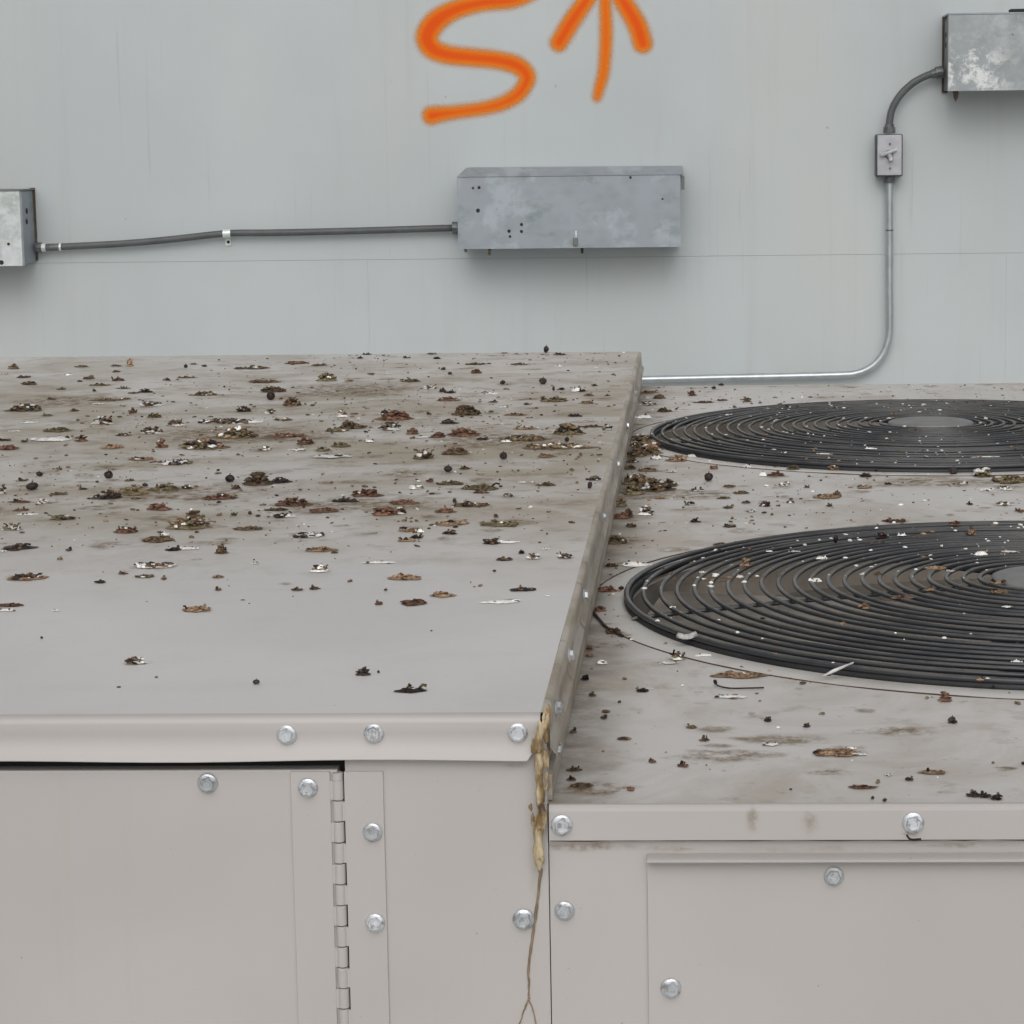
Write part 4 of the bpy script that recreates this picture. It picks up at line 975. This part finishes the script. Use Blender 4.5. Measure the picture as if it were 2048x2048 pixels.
# thin stains: flat films on the lids
def stain_film(surf, px, py, w, d):
    z = (ZL if surf == 'L' else ZR)+0.0003
    c = on(px, py, 2, z); m = (c-CAM).dot(FWD)/F; rx, ry = w*m/2, d*m/2
    n = 28; s = lr.random()*90; V = [(0, 0, 0)]; vals = [1.0]; Fc = []
    for q in (0.5, 1.0):
        for i in range(n):
            a = 2*math.pi*i/n; k = 1+0.5*noise.noise(Vector((math.cos(a)*1.5+s, math.sin(a)*1.5, 0)))
            V.append((rx*q*k*math.cos(a), ry*q*k*math.sin(a), 0)); vals.append(0.75 if q == 0.5 else 0.0)
    for i in range(n):
        j = (i+1) % n; Fc += [[0, 1+i, 1+j], [1+i, 1+n+i, 1+n+j, 1+j]]
    me = bpy.data.meshes.new('dirt_stain'); me.from_pydata(V, [], Fc)
    at = me.attributes.new('cover', 'FLOAT', 'POINT'); at.data.foreach_set('value', vals)
    link('dirt_stain', me, M['stain'], LID if surf == 'L' else DECK, (c.x, c.y, z))
for a in (('L', 215, 936, 90, 120), ('L', 810, 947, 110, 140), ('L', 330, 985, 420, 300), ('L', 470, 870, 520, 420), ('L', 700, 1010, 380, 260), ('L', 1000, 880, 420, 360), ('L', 1020, 1045, 130, 120), ('L', 150, 800, 300, 300), ('L', 700, 780, 400, 400),
          ('R', 1190, 1578, 190, 130), ('R', 1560, 1480, 230, 110), ('R', 1450, 1510, 260, 130), ('R', 1790, 1462, 200, 90), ('R', 1400, 1160, 320, 120), ('R', 1660, 1545, 120, 60), ('R', 2010, 1537, 60, 50), ('R', 1870, 965, 360, 180), ('R', 1350, 990, 300, 200), ('R', 1300, 905, 200, 220), ('R', 1230, 1080, 150, 200)):
    stain_film(*a)
def front_stain(px, py, w, h, y, parent, k):
    c = on(px, py, 1, y); rx, rz = w/3562/2, h/3562/2
    n = 24; sd = lr.random()*90; V = [(0, 0, 0)]; vals = [k]; Fc = []
    for q in (0.5, 1.0):
        for i in range(n):
            a = 2*math.pi*i/n; g_ = 1+0.5*noise.noise(Vector((math.cos(a)*1.5+sd, math.sin(a)*1.5, 0)))
            V.append((rx*q*g_*math.cos(a), 0, rz*q*g_*math.sin(a))); vals.append(k*0.7 if q == 0.5 else 0.0)
    for i in range(n):
        j = (i+1) % n; Fc += [[0, 1+i, 1+j], [1+i, 1+n+i, 1+n+j, 1+j]]
    me = bpy.data.meshes.new('rust_smear'); me.from_pydata(V, [], Fc)
    at = me.attributes.new('cover', 'FLOAT', 'POINT'); at.data.foreach_set('value', vals)
    link('rust_smear', me, M['stain'], parent, (c.x, y, c.z))
for q in ((1180, 1694, 230, 26, YP+0.0002, FRAME, 0.75), (1330, 1697, 160, 18, YP+0.0002, FRAME, 0.55), (1620, 1697, 420, 20, YP+0.0002, FRAME, 0.35), (1930, 1690, 200, 18, YP+0.0002, FRAME, 0.5), (1505, 1640, 34, 80, yA-0.0044, LIP, 0.5), (1620, 1645, 46, 70, yA-0.0044, LIP, 0.42), (1820, 1668, 40, 16, yA-0.0044, LIP, 0.5), (1075, 1760, 60, 120, YD-0.0004, CORNER, 0.25), (1030, 1530, 90, 14, YD-0.0004, CORNER, 0.4)):
    front_stain(*q)
# a curled white chip leaning on the near guard, a sliver of pale leaf and a thin dry stalk
c = on(1374, 1292, 2, ZR+0.0006)
bm = bmesh.new(); prev = None
for i in range(9):
    a = -1.1+2.2*i/8
    cur = [bm.verts.new((0.0065*q*(1-0.3*math.sin(a)), 0.0055*math.sin(a)+0.0025*q, 0.0055*math.cos(a)+0.0035+0.002*q*q)) for q in (-1, -0.3, 0.3, 1)]
    if prev:
        for u in range(3): bm.faces.new((prev[u], prev[u+1], cur[u+1], cur[u]))
    prev = cur
bmesh.ops.solidify(bm, geom=bm.faces[:], thickness=0.0012)
o = obj('paint_chip', bm, M['white'], None, True, c); o['label'] = 'curled white chip leaning against the near fan guard'; o['category'] = 'chip'
c = on(1674, 1344, 2, ZR+RISE)
bm = bmesh.new(); tube(bm, [(-0.010, -0.004, -0.002), (-0.002, 0, 0.001), (0.012, 0.004, 0.006)], [0.0006, 0.0014, 0.0005], 6)
o = obj('leaf_sliver', bm, M['white'], None, True, c); o['label'] = 'pale leaf sliver stuck on the front rim of the near guard'; o['category'] = 'leaf'
c = on(1470, 1376, 2, ZR+0.001)
bm = bmesh.new(); tube(bm, catmull([(-0.014, 0.010, 0.003), (-0.012, 0.004, 0.001), (-0.004, -0.004, 0.0008), (0.010, -0.004, 0.0008), (0.020, -0.002, 0.0006)], 4), [0.0013]*3+[0.0006]*14, 6)
o = obj('dry_stalk', bm, M['dark'], None, True, c); o['label'] = 'thin dark curved stalk on the fan deck in front of the near guard'; o['category'] = 'stalk'
for pix, nm in (([(1182, 1217), (1196, 1236), (1215, 1256), (1245, 1272)], 0),):
    P = [on(px, py, 2, ZR+0.0012) for px, py in pix]; c = P[0].copy()
    bm = bmesh.new(); tube(bm, [p-c for p in catmull(P, 4)], 0.0013, 6)
    o = obj('dry_stalk', bm, M['dark'], None, True, c); o['label'] = 'thin dark stalk between red clumps beside the near guard'; o['category'] = 'stalk'
# fine crumbs nobody could count
def crumbs(name, n, fn, label, weights, smax):
    B = Bits(); rng = random.Random(len(name)*7+n)
    for _ in range(n):
        x, y, z = fn(rng); s = smax*(0.25+0.75*rng.random()**2.5)
        mi = MI[rng.choices(['brown', 'olive', 'red', 'tan', 'dark', 'white'], weights)[0]]
        V, Fc = ICO[1]; o = len(B.v)
        B.lump((x, y, z+s*0.3), (s*rng.uniform(.8, 2.2), s*rng.uniform(.7, 1.5), s*rng.uniform(.4, .8)), mi, rng, 0.4)
        for q in range(o, len(B.v)):
            p = B.v[q]; 
            if p[2] < z: B.v[q] = (p[0], p[1], z)
    ob = B.build(name); ob['kind'] = 'stuff'; ob['label'] = label; ob['category'] = 'crumbs'
def f_left(r):
    while True:
        y = YF+0.02+(YB-YF-0.04)*r.random(); x = X0+0.8+(XL-0.01-X0-0.8)*r.random()
        if r.random() < (0.03 if y < 1.75 else 0.16 if y < 2.0 else 1.0 if y < 3.2 else 0.55)*(0.35+1.1*max(0, noise.noise(Vector((x*5, y*3, 0)))+0.35)): return x, y, ZL+0.0002
def f_right(r):
    while True:
        y = YF+0.02+(YB-YF-0.04)*r.random(); x = XL+0.006+(0.56-XL)*r.random()
        if all(math.hypot(x-FX, y-c) > FR+0.006 for c in FY) and r.random() < (1.0 if x < -0.05 and y > 1.8 else 0.5 if y > 2.4 else 0.16): return x, y, ZR+0.0003
def f_guard(i):
    def f(r):
        q = min(range(NR), key=lambda k: abs(radii[k]-FR*math.sqrt(r.random()))); a = 6.2832*r.random()
        if i == 0 and math.sin(a) < 0 and r.random() < 0.75: a = -a
        return FX+radii[q]*math.cos(a), FY[i]+radii[q]*math.sin(a), gz(radii[q])+WIRE*0.75
    return f
crumbs('lid_crumbs', 1500, f_left, 'fine brown and white crumbs scattered over the taller lid', (6, 5, 3, 4, 2, 2), 0.0021)
crumbs('deck_crumbs', 700, f_right, 'fine crumbs swept along the step and over the fan deck', (6, 6, 3, 4, 2, 3), 0.0021)
crumbs('near_guard_crumbs', 420, f_guard(0), 'pale flecks caught on the wires of the near fan guard', (1, 1, 0.6, 2, 0.5, 6), 0.0022)
crumbs('far_guard_crumbs', 700, f_guard(1), 'pale flecks caught on the wires of the far fan guard', (1, 1, 0.8, 2, 0.5, 6), 0.0022)
def smudges(name, n, fn, label):
    B = Bits(); rng = random.Random(n)
    for _ in range(n):
        x, y, z = fn(rng); q = 0.004+0.016*rng.random()**3
        B.splat((0, 0, 0), q*rng.uniform(.8, 1.6), q*rng.uniform(.6, 1.3), 0.0, 6, rng, 10)
        for i in range(len(B.v)-21, len(B.v)): B.v[i] = (B.v[i][0]+x, B.v[i][1]+y, z)
    ob = B.build(name, None); ob['kind'] = 'stuff'; ob['label'] = label; ob['category'] = 'smudges'
smudges('lid_smudges', 300, lambda r: (lambda p: (p[0], p[1], ZL+0.00055+0.0002*r.random()))(f_left(r)), 'faint brown smudges dotted over the taller lid')
smudges('deck_smudges', 200, lambda r: (lambda p: (p[0], p[1], ZR+0.0006+0.0002*r.random()))(f_right(r)), 'faint brown smudges dotted over the fan deck')
